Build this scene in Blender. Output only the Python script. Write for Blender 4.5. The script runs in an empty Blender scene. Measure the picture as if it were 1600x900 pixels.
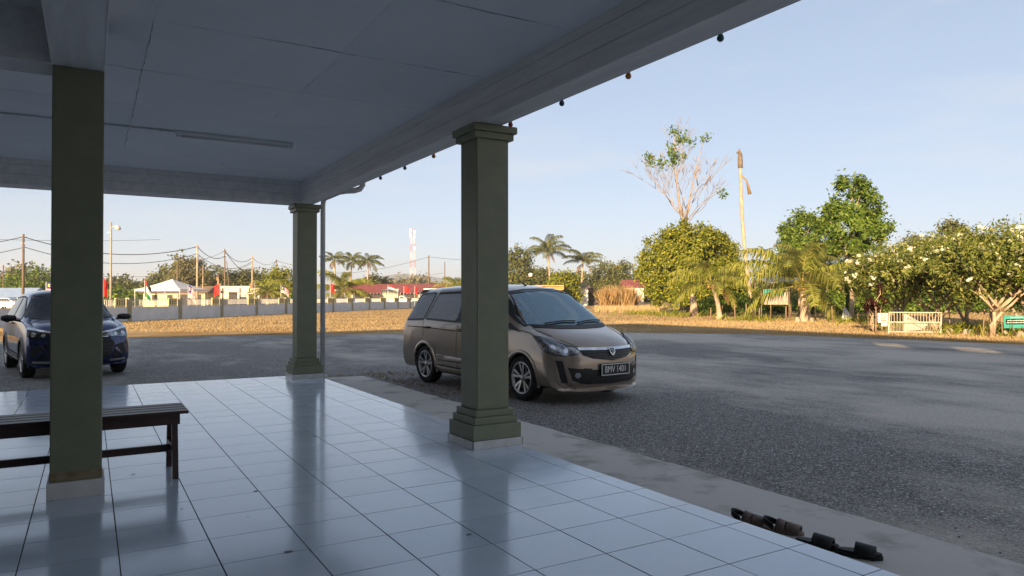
import bpy, bmesh, math, random
import numpy as np
from mathutils import Vector, Matrix, geometry
from mathutils.bvhtree import BVHTree
R = math.radians
SC = bpy.context.scene
COL = SC.collection
random.seed(7)
RNG = np.random.default_rng(11)

# ------------------------------------------------------------------ camera
FPX, YAW, PIT, ROLL, CAMH = 1114.34, R(30.624), R(0.746), R(-0.075), 1.3745
_r = Vector((math.cos(YAW), -math.sin(YAW), 0))
_f = Vector((math.sin(YAW)*math.cos(PIT), math.cos(YAW)*math.cos(PIT), math.sin(PIT)))
_u = _r.cross(_f)
_c, _s = math.cos(ROLL), math.sin(ROLL)
_r, _u = _r*_c + _u*_s, _u*_c - _r*_s
cd = bpy.data.cameras.new('camera'); cam = bpy.data.objects.new('camera', cd); COL.objects.link(cam)
cd.sensor_width = 36; cd.lens = FPX/1600*36; cd.clip_end = 12000; cd.clip_start = .05
M = Matrix.Identity(4)
for i in range(3):
    M[i][0], M[i][1], M[i][2] = _r[i], _u[i], -_f[i]
M[2][3] = CAMH
cam.matrix_world = M
SC.camera = cam

# ------------------------------------------------------------------ light
SUN_HEAD, SUN_EL = 232.0, 11.0          # compass-like heading (clockwise from +Y) of the sun
w = bpy.data.worlds.new('World'); SC.world = w; w.use_nodes = True
nt = w.node_tree; bg = nt.nodes['Background']
sky = nt.nodes.new('ShaderNodeTexSky'); sky.sky_type = 'NISHITA'; sky.sun_disc = False
sky.sun_elevation = R(SUN_EL); sky.sun_rotation = R(SUN_HEAD)
sky.air_density = .7; sky.dust_density = .3; sky.ozone_density = 2.6; sky.altitude = 50
gm = nt.nodes.new('ShaderNodeGamma'); gm.inputs[1].default_value = .44
nt.links.new(sky.outputs[0], gm.inputs[0])
# faint thin cloud spread over the whole sky
wtc = nt.nodes.new('ShaderNodeTexCoord'); wmp = nt.nodes.new('ShaderNodeMapping'); wmp.inputs['Scale'].default_value = (1.2, 1.2, 7.0)
wnz = nt.nodes.new('ShaderNodeTexNoise'); wnz.inputs['Scale'].default_value = 2.2; wnz.inputs['Detail'].default_value = 7; wnz.inputs['Roughness'].default_value = .6
wmr = nt.nodes.new('ShaderNodeMapRange'); wmr.inputs[1].default_value = .5; wmr.inputs[2].default_value = .8; wmr.inputs[3].default_value = 0; wmr.inputs[4].default_value = .5
wmx = nt.nodes.new('ShaderNodeMix'); wmx.data_type = 'RGBA'; wmx.inputs[7].default_value = (1.85, 1.80, 1.80, 1)
nt.links.new(wtc.outputs['Generated'], wmp.inputs[0]); nt.links.new(wmp.outputs[0], wnz.inputs['Vector']); nt.links.new(wnz.outputs[0], wmr.inputs[0])
nt.links.new(wmr.outputs[0], wmx.inputs[0]); tn = nt.nodes.new('ShaderNodeMix'); tn.data_type = 'RGBA'; tn.blend_type = 'MULTIPLY'; tn.inputs[0].default_value = 1; tn.inputs[7].default_value = (.95, .90, .915, 1)
nt.links.new(gm.outputs[0], tn.inputs[6]); nt.links.new(tn.outputs[2], wmx.inputs[6]); nt.links.new(wmx.outputs[2], bg.inputs[0]); bg.inputs[1].default_value = 0.15
sl = bpy.data.lights.new('sun', 'SUN'); so = bpy.data.objects.new('sun', sl); COL.objects.link(so)
sl.energy = 4.8; sl.angle = R(.6); sl.color = (1.0, .74, .46)
_sd = Vector((math.sin(R(SUN_HEAD))*math.cos(R(SUN_EL)), math.cos(R(SUN_HEAD))*math.cos(R(SUN_EL)), math.sin(R(SUN_EL))))
so.rotation_euler = _sd.to_track_quat('Z', 'Y').to_euler()
SC.view_settings.view_transform = 'Standard'; SC.view_settings.look = 'None'
SC.view_settings.exposure = 1.68; SC.view_settings.gamma = 1; SC.view_settings.use_curve_mapping = False

# ------------------------------------------------------------------ placing
GZ = -.095                       # level of the yard; the porch floor is 0
def hor(px): return 464.5 - (px-800)*.00131
def at(px, d, z=GZ):             # point at picture column px, d metres ahead, at height z
    k = (px-800)/FPX
    return Vector((d*(math.sin(YAW)+k*math.cos(YAW)), d*(math.cos(YAW)-k*math.sin(YAW)), z))
def zat(px, py, d): return CAMH + d*(hor(px)-py)/FPX

# ------------------------------------------------------------------ materials
def _ramp(nt, fac, cols):
    r = nt.nodes.new('ShaderNodeValToRGB'); e = r.color_ramp.elements
    while len(e) < len(cols): e.new(.5)
    for i, (p, c) in enumerate(cols): e[i].position = p; e[i].color = (*c, 1)
    nt.links.new(fac, r.inputs[0]); return r.outputs[0]
def mat(name, c1, c2=None, scale=6, rough=.6, bump=0, bscale=None, metal=0, spec=.5, coat=0, stretch=None,
        detail=6, mid=(.35, .65), rvar=0, isl=0, transl=0, objrnd=0, c3=None, alpha=None, emit=None):
    m = bpy.data.materials.new(name); m.use_nodes = True; t = m.node_tree; b = t.nodes['Principled BSDF']
    b.inputs['Roughness'].default_value = rough; b.inputs['Metallic'].default_value = metal
    b.inputs['Specular IOR Level'].default_value = spec; b.inputs['Coat Weight'].default_value = coat
    b.inputs['Coat Roughness'].default_value = .06
    col = None
    tc = t.nodes.new('ShaderNodeTexCoord'); vec = tc.outputs['Object']
    if stretch:
        mp = t.nodes.new('ShaderNodeMapping'); mp.inputs['Scale'].default_value = stretch
        t.links.new(vec, mp.inputs[0]); vec = mp.outputs[0]
    if c2 is None:
        b.inputs['Base Color'].default_value = (*c1, 1)
    else:
        n = t.nodes.new('ShaderNodeTexNoise'); n.inputs['Scale'].default_value = scale
        n.inputs['Detail'].default_value = detail; n.inputs['Roughness'].default_value = .62
        t.links.new(vec, n.inputs['Vector'])
        fac = n.outputs[0]
        if isl:
            g = t.nodes.new('ShaderNodeNewGeometry'); mx = t.nodes.new('ShaderNodeMix')
            mx.inputs[0].default_value = isl
            t.links.new(fac, mx.inputs[2]); t.links.new(g.outputs['Random Per Island'], mx.inputs[3]); fac = mx.outputs[0]
        if objrnd:
            g = t.nodes.new('ShaderNodeObjectInfo'); mx = t.nodes.new('ShaderNodeMix')
            mx.inputs[0].default_value = objrnd
            t.links.new(fac, mx.inputs[2]); t.links.new(g.outputs['Random'], mx.inputs[3]); fac = mx.outputs[0]
        cols = [(mid[0], c1), (mid[1], c2)]
        if c3: cols = [(mid[0], c1), (sum(mid)/2, c2), (mid[1], c3)]
        col = _ramp(t, fac, cols); t.links.new(col, b.inputs['Base Color'])
        if rvar:
            mr = t.nodes.new('ShaderNodeMapRange'); mr.inputs[3].default_value = rough-rvar; mr.inputs[4].default_value = rough+rvar
            n2 = t.nodes.new('ShaderNodeTexNoise'); n2.inputs['Scale'].default_value = scale*.7; n2.inputs['Detail'].default_value = 4
            t.links.new(vec, n2.inputs['Vector']); t.links.new(n2.outputs[0], mr.inputs[0]); t.links.new(mr.outputs[0], b.inputs['Roughness'])
    if bump:
        n3 = t.nodes.new('ShaderNodeTexNoise'); n3.inputs['Scale'].default_value = bscale or scale*4; n3.inputs['Detail'].default_value = 6
        t.links.new(vec, n3.inputs['Vector'])
        bp = t.nodes.new('ShaderNodeBump'); bp.inputs['Strength'].default_value = min(1, bump*10); bp.inputs['Distance'].default_value = bump
        t.links.new(n3.outputs[0], bp.inputs['Height']); t.links.new(bp.outputs[0], b.inputs['Normal'])
    if transl:
        tr = t.nodes.new('ShaderNodeBsdfTranslucent'); ms = t.nodes.new('ShaderNodeMixShader'); ms.inputs[0].default_value = transl
        if col: t.links.new(col, tr.inputs[0])
        else: tr.inputs[0].default_value = (*c1, 1)
        t.links.new(b.outputs[0], ms.inputs[1]); t.links.new(tr.outputs[0], ms.inputs[2])
        t.links.new(ms.outputs[0], t.nodes['Material Output'].inputs[0])
    return m
def glass(name, tint, ior=1.5, refl=(1, 1, 1)):
    m = bpy.data.materials.new(name); m.use_nodes = True; t = m.node_tree
    t.nodes.remove(t.nodes['Principled BSDF'])
    tr = t.nodes.new('ShaderNodeBsdfTransparent'); tr.inputs[0].default_value = (*tint, 1)
    gl = t.nodes.new('ShaderNodeBsdfGlossy'); gl.inputs['Roughness'].default_value = .02; gl.inputs[0].default_value = (*refl, 1)
    fr = t.nodes.new('ShaderNodeFresnel'); fr.inputs[0].default_value = ior
    ms = t.nodes.new('ShaderNodeMixShader')
    t.links.new(fr.outputs[0], ms.inputs[0]); t.links.new(tr.outputs[0], ms.inputs[1]); t.links.new(gl.outputs[0], ms.inputs[2])
    t.links.new(ms.outputs[0], t.nodes['Material Output'].inputs[0])
    return m

# ------------------------------------------------------------------ meshes
def link(name, me, m=None, parent=None, smooth=False):
    o = bpy.data.objects.new(name, me); COL.objects.link(o)
    if m is not None and not me.materials: me.materials.append(m)
    if parent is not None: o.parent = parent
    if smooth: me.polygons.foreach_set('use_smooth', [True]*len(me.polygons))
    return o
def mk(name, V, F, m=None, parent=None, smooth=False, loc=None):
    me = bpy.data.meshes.new(name); me.from_pydata([tuple(v) for v in V], [], F); me.update()
    o = link(name, me, m, parent, smooth)
    if loc is not None: o.location = loc
    return o
def tag(o, label=None, cat=None, group=None, kind=None):
    if label: o['label'] = label
    if cat: o['category'] = cat
    if group: o['group'] = group
    if kind: o['kind'] = kind
    return o
def empty(name, loc=(0, 0, 0), rz=0, label=None, cat=None, group=None):
    o = bpy.data.objects.new(name, None); COL.objects.link(o); o.location = loc; o.rotation_euler = (0, 0, rz)
    o.empty_display_size = .2
    return tag(o, label, cat, group)
def bev(o, w=.006, n=2):
    md = o.modifiers.new('bevel', 'BEVEL'); md.width = w; md.segments = n; md.limit_method = 'ANGLE'; return o
class B:
    def __init__(s): s.V = []; s.F = []
    def add(s, V, F):
        k = len(s.V); s.V += [tuple(v) for v in V]; s.F += [tuple(i+k for i in f) for f in F]; return s
    def box(s, x0, x1, y0, y1, z0, z1, mtx=None):
        V = [Vector((x, y, z)) for z in (z0, z1) for y in (y0, y1) for x in (x0, x1)]
        if mtx is not None: V = [mtx @ v for v in V]
        return s.add(V, [(0, 2, 3, 1), (4, 5, 7, 6), (0, 1, 5, 4), (2, 6, 7, 3), (0, 4, 6, 2), (1, 3, 7, 5)])
    def bar(s, a, b, w, h):                       # a box from a to b
        a = Vector(a); b = Vector(b); d = b-a; L = d.length
        q = d.to_track_quat('X', 'Z').to_matrix().to_4x4(); q.translation = a
        return s.box(0, L, -w/2, w/2, -h/2, h/2, q)
    def tube(s, pts, rad, n=8, cap=True):
        P = [Vector(p) for p in pts]; m = len(P)
        rr = rad if hasattr(rad, '__len__') else [rad]*m
        V = []; up = None
        for i in range(m):
            d = (P[min(i+1, m-1)]-P[max(i-1, 0)]).normalized()
            if up is None:
                up = Vector((0, 0, 1)) if abs(d.z) < .9 else Vector((1, 0, 0))
            a = d.cross(up).normalized(); up = a.cross(d).normalized()
            for j in range(n):
                t = 2*math.pi*j/n; V.append(P[i]+(a*math.cos(t)+up*math.sin(t))*rr[i])
        F = [(i*n+j, i*n+(j+1) % n, (i+1)*n+(j+1) % n, (i+1)*n+j) for i in range(m-1) for j in range(n)]
        if cap: F += [tuple(range(n-1, -1, -1)), tuple(range((m-1)*n, m*n))]
        return s.add(V, F)
    def lathe(s, prof, n=24, c=(0, 0, 0), axis='Z'):
        V = []; c = Vector(c)
        for r, z in prof:
            for j in range(n):
                t = 2*math.pi*j/n; x, y = r*math.cos(t), r*math.sin(t)
                V.append(c+(Vector((x, y, z)) if axis == 'Z' else Vector((x, z, y))))
        m = len(prof)
        F = [(i*n+j, i*n+(j+1) % n, (i+1)*n+(j+1) % n, (i+1)*n+j) for i in range(m-1) for j in range(n)]
        return s.add(V, F)
    def prism(s, poly, z0, z1, mtx=None):
        n = len(poly); V = [Vector((x, y, z0)) for x, y in poly]+[Vector((x, y, z1)) for x, y in poly]
        if mtx is not None: V = [mtx @ v for v in V]
        return s.add(V, [tuple(range(n-1, -1, -1)), tuple(range(n, 2*n))]+[(i, (i+1) % n, n+(i+1) % n, n+i) for i in range(n)])
    def obj(s, name, m, parent=None, smooth=False, loc=None): return mk(name, s.V, s.F, m, parent, smooth, loc)
def text_obj(name, s, size, m, mtx, parent=None, extrude=.001):
    cu = bpy.data.curves.new('t', 'FONT'); cu.body = s; cu.size = size; cu.extrude = extrude; cu.align_x = 'CENTER'; cu.align_y = 'CENTER'
    to = bpy.data.objects.new('t', cu); COL.objects.link(to)
    me = bpy.data.meshes.new_from_object(to.evaluated_get(bpy.context.evaluated_depsgraph_get()))
    bpy.data.objects.remove(to); me.transform(mtx); me.materials.clear()
    return link(name, me, m, parent)
def autosmooth(o, ang=40):
    me = o.data; me.polygons.foreach_set('use_smooth', [True]*len(me.polygons))
    try: me.set_sharp_from_angle(angle=R(ang))
    except Exception: pass
    return o
# ================================================================== materials used
MT = dict(
 tile=mat('floor_tile', (.60, .69, .79), (.71, .79, .88), 5, .17, 0, rvar=.10, spec=.75, coat=.25, objrnd=.5, mid=(.2, .8)),
 grout=mat('grout', (.03, .03, .032), (.07, .07, .07), 20, .9),
 wallw=mat('cream_wall', (.5, .47, .42), (.58, .55, .5), 2, .8, .001, 60),
 ceil=mat('ceiling_sheet', (.74, .745, .75), (.84, .835, .83), 1.4, .75, .0015, 5, objrnd=.25, mid=(.3, .7)),
 beam=mat('beam_board', (.68, .66, .64), (.82, .80, .77), 3, .7, .001, 30, stretch=(4, .4, 4)),
 dark=mat('dark_void', (.02, .02, .02), (.03, .03, .03), 3, .9),
 green=mat('olive_paint', (.185, .20, .125), (.235, .25, .155), 5, .5, .0025, 22, mid=(.3, .72), detail=8),
 ochre=mat('bare_plaster', (.2, .15, .07), (.3, .25, .15), 14, .8, .002, 40),
 plinth=mat('plinth_tile', (.62, .60, .57), (.74, .72, .69), 6, .3),
 conc=mat('apron_concrete', (.30, .27, .24), (.60, .555, .50), 2.4, .85, .004, 50, detail=13, mid=(.30, .50)),
 pipe=mat('grey_pipe', (.52, .53, .55), (.6, .61, .62), 8, .4),
 white=mat('white_metal', (.72, .72, .7), (.8, .8, .78), 6, .45),
 wood=mat('dark_wood', (.026, .009, .007), (.052, .019, .013), 3, .4, .001, 20, stretch=(1, 18, 18)),
 bark=mat('pale_bark', (.28, .2, .13), (.45, .34, .23), 5, .9, .02, 9, stretch=(1, 1, .4)),
 barkd=mat('dark_bark', (.10, .075, .05), (.2, .15, .1), 5, .9, .02, 9),
 barkw=mat('white_bark', (.40, .35, .28), (.62, .56, .47), 5, .9, .01, 9),
 polew=mat('pole_wood', (.09, .065, .045), (.17, .12, .085), 5, .9, .004, 20, stretch=(3, 3, .3)),
 cable=mat('cable', (.015, .015, .016), (.03, .03, .03), 4, .6),
)
# ================================================================== ground
def ground_mat():
    m = bpy.data.materials.new('dry_ground'); m.use_nodes = True; t = m.node_tree; b = t.nodes['Principled BSDF']
    b.inputs['Roughness'].default_value = .95; b.inputs['Specular IOR Level'].default_value = .1
    tc = t.nodes.new('ShaderNodeTexCoord')
    def nz(s, d=8):
        n = t.nodes.new('ShaderNodeTexNoise'); n.inputs['Scale'].default_value = s; n.inputs['Detail'].default_value = d; n.inputs['Roughness'].default_value = .65
        t.links.new(tc.outputs['Object'], n.inputs['Vector']); return n.outputs[0]
    c1 = _ramp(t, nz(.22), [(.3, (.22, .135, .05)), (.48, (.40, .26, .11)), (.62, (.50, .37, .21)), (.75, (.36, .22, .09))])
    c2 = _ramp(t, nz(14, 4), [(.3, (.72, .7, .66)), (.7, (1.12, 1.08, 1.0))])
    mx = t.nodes.new('ShaderNodeMix'); mx.data_type = 'RGBA'; mx.blend_type = 'MULTIPLY'; mx.inputs[0].default_value = 1
    t.links.new(c1, mx.inputs[6]); t.links.new(c2, mx.inputs[7]); t.links.new(mx.outputs[2], b.inputs['Base Color'])
    bp = t.nodes.new('ShaderNodeBump'); bp.inputs['Strength'].default_value = 1; bp.inputs['Distance'].default_value = .025
    t.links.new(nz(22, 5), bp.inputs['Height']); t.links.new(bp.outputs[0], b.inputs['Normal'])
    return m
def asphalt_mat():
    m = bpy.data.materials.new('asphalt'); m.use_nodes = True; t = m.node_tree; b = t.nodes['Principled BSDF']
    b.inputs['Specular IOR Level'].default_value = .35
    tc = t.nodes.new('ShaderNodeTexCoord')
    def nz(s, d=8, st=None, ro=.6):
        n = t.nodes.new('ShaderNodeTexNoise'); n.inputs['Scale'].default_value = s; n.inputs['Detail'].default_value = d; n.inputs['Roughness'].default_value = ro
        v = tc.outputs['Object']
        if st:
            mp = t.nodes.new('ShaderNodeMapping'); mp.inputs['Scale'].default_value = st; mp.inputs['Rotation'].default_value = (0, 0, R(25)); t.links.new(v, mp.inputs[0]); v = mp.outputs[0]
        t.links.new(v, n.inputs['Vector']); return n.outputs[0]
    ad = t.nodes.new('ShaderNodeMath'); ad.operation = 'MULTIPLY_ADD'; ad.inputs[1].default_value = .22; t.links.new(nz(1.6, 9, (1, .6, 1), .7), ad.inputs[0]); t.links.new(nz(.26, 8, (1, .55, 1), .66), ad.inputs[2])
    sx = t.nodes.new('ShaderNodeSeparateXYZ'); t.links.new(tc.outputs['Object'], sx.inputs[0])
    gx_ = t.nodes.new('ShaderNodeMapRange'); gx_.inputs[1].default_value = 4.8; gx_.inputs[2].default_value = 9.5; gx_.inputs[3].default_value = -.085; gx_.inputs[4].default_value = .02; t.links.new(sx.outputs[0], gx_.inputs[0])
    a2 = t.nodes.new('ShaderNodeMath'); a2.operation = 'ADD'; t.links.new(ad.outputs[0], a2.inputs[0]); t.links.new(gx_.outputs[0], a2.inputs[1])   # less dust settles beside the apron
    worn = _ramp(t, a2.outputs[0], [(.52, (0, 0, 0)), (.70, (1, 1, 1))])
    vo = t.nodes.new('ShaderNodeTexVoronoi'); vo.inputs['Scale'].default_value = 80; t.links.new(tc.outputs['Object'], vo.inputs['Vector'])
    stone = _ramp(t, vo.outputs['Color'], [(.15, (0.059, 0.055, 0.052)), (.5, (0.160, 0.150, 0.138)), (.8, (0.370, 0.344, 0.311)), (.95, (0.750, 0.750, 0.750))])
    dust = _ramp(t, nz(30, 5), [(.3, (0.437, 0.395, 0.336)), (.7, (0.706, 0.638, 0.546))])
    mx = t.nodes.new('ShaderNodeMix'); mx.data_type = 'RGBA'
    sc = t.nodes.new('ShaderNodeMath'); sc.operation = 'MULTIPLY'; sc.inputs[1].default_value = .8
    t.links.new(worn, sc.inputs[0]); t.links.new(sc.outputs[0], mx.inputs[0]); t.links.new(stone, mx.inputs[6]); t.links.new(dust, mx.inputs[7])
    t.links.new(mx.outputs[2], b.inputs['Base Color'])
    b.inputs['Roughness'].default_value = .78
    bp = t.nodes.new('ShaderNodeBump'); bp.inputs['Strength'].default_value = .9; bp.inputs['Distance'].default_value = .008
    t.links.new(vo.outputs['Distance'], bp.inputs['Height'])
    bp2 = t.nodes.new('ShaderNodeBump'); bp2.inputs['Strength'].default_value = .6; bp2.inputs['Distance'].default_value = .03
    t.links.new(nz(3, 5), bp2.inputs['Height']); t.links.new(bp.outputs[0], bp2.inputs['Normal']); t.links.new(bp2.outputs[0], b.inputs['Normal'])
    return m
tag(mk('ground', [(-5000, -5000, GZ-.02), (5000, -5000, GZ-.02), (5000, 5000, GZ-.02), (-5000, 5000, GZ-.02)], [(0, 1, 2, 3)], ground_mat()), 'wide dry ground of golden grass and bare soil', kind='structure')
edge = [(-60, 31.5), (-20, 31), (1.2, 29.3), (5.7, 29.2), (10.85, 27), (15, 25.2), (19.5, 23), (22.7, 19.2), (24.1, 14.8), (24.4, 10.6), (24.6, 5), (25, -40)]
pts = []
for (a, b2) in zip(edge[:-1], edge[1:]):
    n = max(2, int(math.dist(a, b2)/.35)); n = min(n, 120)
    for i in range(n):
        t = i/n; pts.append((a[0]+(b2[0]-a[0])*t+random.gauss(0, .10), a[1]+(b2[1]-a[1])*t+random.gauss(0, .10)))
pts += [(25, -40), (-60, -40)]
tag(mk('asphalt_yard', [(x, y, GZ) for x, y in pts], [tuple(range(len(pts)-1, -1, -1))], asphalt_mat()), 'grey worn asphalt yard with paler dusty patches', kind='structure')
# gravel fringe on the soil beside the asphalt
def scatter_quads(name, C, size, m, up=.0, asp=.5, parent=None, nrm=None, jitter=.6):
    C = np.asarray(C, float); n = len(C)
    s = size*RNG.uniform(.6, 1.35, n)[:, None]
    nn = RNG.normal(size=(n, 3))
    if nrm is not None: nn = nn*jitter+nrm
    nn[:, 2] += up; nn /= np.linalg.norm(nn, axis=1)[:, None]
    a = np.cross(nn, RNG.normal(size=(n, 3))); a /= np.linalg.norm(a, axis=1)[:, None]
    b = np.cross(nn, a)
    V = np.stack([C-a*s*.5, C+b*s*asp*.5+nn*s*.08, C+a*s*.5, C-b*s*asp*.5+nn*s*.08], 1).reshape(-1, 3)
    return quads(name, V, m, parent)
def quads(name, V, m, parent=None):
    n = len(V)//4; me = bpy.data.meshes.new(name)
    me.vertices.add(n*4); me.vertices.foreach_set('co', np.asarray(V, np.float32).ravel())
    me.loops.add(n*4); me.loops.foreach_set('vertex_index', np.arange(n*4, dtype=np.int32))
    me.polygons.add(n); me.polygons.foreach_set('loop_start', np.arange(0, n*4, 4, dtype=np.int32))
    me.polygons.foreach_set('loop_total', np.full(n, 4, np.int32)); me.update(); me.validate()
    return link(name, me, m, parent)
def blades(P, h, w, lean=.35):
    n = len(P); P = np.asarray(P); th = RNG.uniform(0, 2*np.pi, n); hh = h*RNG.uniform(.4, 1.3, n)
    d = np.stack([np.cos(th), np.sin(th), 0*th], 1)*w/2
    l = RNG.normal(size=(n, 3))*lean*hh[:, None]; l[:, 2] = hh
    return np.stack([P-d, P+d, P+l+d*.25, P+l-d*.25], 1).reshape(-1, 3)
# ================================================================== porch floor
TX = [(k+2.31269)*.45 for k in range(-17, 6)]; TX = [x for x in TX if x > -6.75]
TY = [3.497+.44479*j for j in range(-25, 21)]
EX, FY = 3.45, 12.80
fl = B(); fl.box(-6.8, EX-.004, -8, FY-.004, -.5, -.0024); fl = fl.obj('porch_floor', MT['grout'])
tag(fl, 'pale glossy tiled porch floor with dark joints', kind='structure')
def tile_mesh(wx, wy):
    c = .0008; h = .010; g = .0030
    x0, x1, y0, y1 = -wx/2+g, wx/2-g, -wy/2+g, wy/2-g
    V = [(x0, y0, -h), (x1, y0, -h), (x1, y1, -h), (x0, y1, -h), (x0, y0, -c), (x1, y0, -c), (x1, y1, -c), (x0, y1, -c),
         (x0+c, y0+c, 0), (x1-c, y0+c, 0), (x1-c, y1-c, 0), (x0+c, y1-c, 0)]
    F = [(8, 9, 10, 11)]+[(i, (i+1) % 4, 4+(i+1) % 4, 4+i) for i in range(4)]+[(4+i, 4+(i+1) % 4, 8+(i+1) % 4, 8+i) for i in range(4)]
    me = bpy.data.meshes.new('tile'); me.from_pydata(V, [], F); me.materials.append(MT['tile']); me.update(); return me
TM = {}
rest = B()
xs = TX+[EX]; ys = TY+[FY]
def infr(x, y, z=0, mg=20):
    d = Vector((x, y, z-CAMH)); zz = d.dot(_f)
    if zz < .3: return False
    u, v = 800+FPX*d.dot(_r)/zz, 450-FPX*d.dot(_u)/zz
    return -mg < u < 1600+mg and -mg < v < 900+mg
for i in range(len(xs)-1):
    for j in range(len(ys)-1):
        x0, x1, y0, y1 = xs[i], xs[i+1], ys[j], ys[j+1]
        if y0 < -7.9: continue
        k = (round(x1-x0, 3), round(y1-y0, 3))
        if k not in TM: TM[k] = tile_mesh(x1-x0, y1-y0)
        rx, ry, dz = random.gauss(0, .0009), random.gauss(0, .0009), random.uniform(-.0003, .0003)
        if any(infr(x, y) for x in (x0, x1) for y in (y0, y1)):
            o = link('tile', TM[k], None, fl); o.location = ((x0+x1)/2, (y0+y1)/2, dz); o.rotation_euler = (rx, ry, 0)
        else:
            me = TM[k]; c = Vector(((x0+x1)/2, (y0+y1)/2, dz))
            rest.add([v.co+c for v in me.vertices], [tuple(p.vertices) for p in me.polygons])
tag(rest.obj('tile', MT['tile'], fl), kind='stuff')
# plaster stub under the outer row, so the step has a face
ap = B(); ap.box(-6.8, 4.36, -8, 12.95, -.6, GZ-.012); ap = ap.obj('concrete_apron', MT['conc'])
tag(ap, 'stained bare concrete apron along the porch edge', kind='structure')
for y0, y1 in ((-8, -3.9), (-3.9, .15), (.15, 4.29), (4.29, 8.31), (8.31, 12.78)):
    n = 14; V = []; F = []
    for i in range(n+1):
        y = y0+.004+(y1-y0-.008)*i/n; e = 4.38+random.gauss(0, .012)+(.05 if abs(y-8.4) < .5 else 0)
        V += [(EX, y, -.062), (e-.012, y, -.074), (e+.004, y, -.083), (e+.012, y, -.3), (EX, y, -.3)]
    for i in range(n):
        F += [(i*5+j, i*5+j+1, i*5+6+j, i*5+5+j) for j in range(4)]
    F += [(0, 4, 3, 2, 1), tuple(n*5+k for k in range(5))]
    mk('slab', V, [f[::-1] for f in F], MT['conc'], ap)
# ================================================================== columns
CAPZ = 2.975
def column(x, y, w, kind, label):
    c = empty('porch_column', (x, y, 0), 0, label, 'column', 'columns of the porch')
    h = w/2
    def sq(name, hw, z0, z1, m, b=.006):
        o = bev(B().box(-hw, hw, -hw, hw, z0, z1).obj(name, m, c), b); return o
    if kind == 'full':
        base = sq('base', .252, .075, .212, MT['green'])
        sq('base_step', .226, .212, .278, MT['green']).parent = base
        sq('base_step', .200, .278, .338, MT['green']).parent = base
        for sgn in (0, 1, 2, 3):
            for (a, b2) in ((-.262, .09), (.092, .262)):
                q = B(); q.box(a, b2, -.262, -.2565 if False else -.2525, 0, .074); o = q.obj('plinth_tile', MT['plinth'], c); o.rotation_euler = (0, 0, sgn*math.pi/2); bev(o, .002, 1)
        sq('plinth_core', .2525, 0, .072, MT['grout'])
        sq('shaft', h, .338, 2.86, MT['green'], .008)
        cap = sq('capital', .205, 2.845, 2.905, MT['green'])
        sq('capital_slab', .232, 2.905, CAPZ-.001, MT['green'], .012).parent = cap
    else:
        sq('shaft', h, .17, CAPZ-.001, MT['green'], .008)
        sq('bare_band', h+.002, .115, .185, MT['ochre'])
        sq('plinth', .172, 0, .115, MT['plinth'], .003)
    return c
column(3.225, 5.96, .335, 'full', 'square olive green porch column in front of the bronze car')
column(3.205, 12.47, .335, 'full', 'farthest olive green porch column beside the grey downpipe')
column(-.075, 5.935, .31, 'plain', 'plain dark green square column before the wooden bench')
# ================================================================== ceiling and beams
CZ = 3.34
ce = B(); ce.box(-6.8, 3.06, -8, 12.5, CZ+.03, CZ+.09); ce = ce.obj('porch_ceiling', MT['dark']); tag(ce, 'flat pale grey porch ceiling of sheets with open joints', kind='structure')
CXs = [-6.8, -5.0, -3.65, -2.3, -.96, .378, 1.72, 3.052]; CYs = [-8, -6.1, -4.8, -3.5, -2.18, -.89, .4, 1.69, 2.98, 4.28, 5.59, 6.88, 8.17, 9.46, 10.75, 12.155]
for i in range(len(CXs)-1):
    for j in range(len(CYs)-1):
        g = gy = .0006
        dz = random.uniform(-.002, .001)
        o = B().box(CXs[i]+g, CXs[i+1]-g, CYs[j]+gy, CYs[j+1]-gy, CZ+dz, CZ+.028).obj('ceiling_panel', MT['ceil'], ce)
def crack(pts, w):
    V = []
    P = []
    for (a, b2) in zip(pts[:-1], pts[1:]):
        n = max(3, int(math.dist(a, b2)/.06))
        P += [(a[0]+(b2[0]-a[0])*i/n, a[1]+(b2[1]-a[1])*i/n) for i in range(n)]
    P.append(pts[-1]); d = Vector((pts[-1][0]-pts[0][0], pts[-1][1]-pts[0][1])).normalized(); k = 0
    for i, (x, y) in enumerate(P):
        k = k*.7+random.gauss(0, .0035); e = w*max(.12, .55+random.gauss(0, .3))*min(1, i/4+.1, (len(P)-1-i)/4+.1); x -= d.y*k; y += d.x*k
        V += [(x-d.y*e/2, y+d.x*e/2, CZ-.0026), (x+d.y*e/2, y-d.x*e/2, CZ-.0026)]
    mk('joint_crack', V, [(2*i, 2*i+2, 2*i+3, 2*i+1) for i in range(len(P)-1)], MT['dark'], ce)
for pts_, w_ in (([(1.0, 5.59), (1.75, 5.59), (2.2, 5.59)], .011), ([(2.15, 5.59), (3.04, 5.59)], .012), ([(.379, 5.6), (.379, 7.4)], .0045), ([(.379, 7.4), (.379, 9.1)], .0055), ([(.38, 9.3), (.38, 10.6)], .007), ([(.1, 6.9), (.75, 6.88)], .008), ([(1.0, 6.88), (1.7, 6.88)], .004), ([(1.76, 5.75), (1.75, 6.3)], .003), ([(1.735, 6.35), (1.72, 6.84)], .008), ([(1.72, 7.75), (1.715, 8.15)], .007), ([(1.69, 10.9), (1.67, 11.4)], .009),
                 ([(1.95, 4.285), (2.75, 4.285)], .010), ([(.4, 5.59), (.95, 5.60)], .004), ([(-.9, 8.17), (.2, 8.17)], .005), ([(.6, 8.17), (1.3, 8.17)], .003), ([(-.955, 6.9), (-.955, 8.9)], .006), ([(-.9, 10.75), (-.1, 10.75)], .005), ([(2.1, 8.17), (2.9, 8.17)], .003)):
    crack(pts_, w_)
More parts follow.
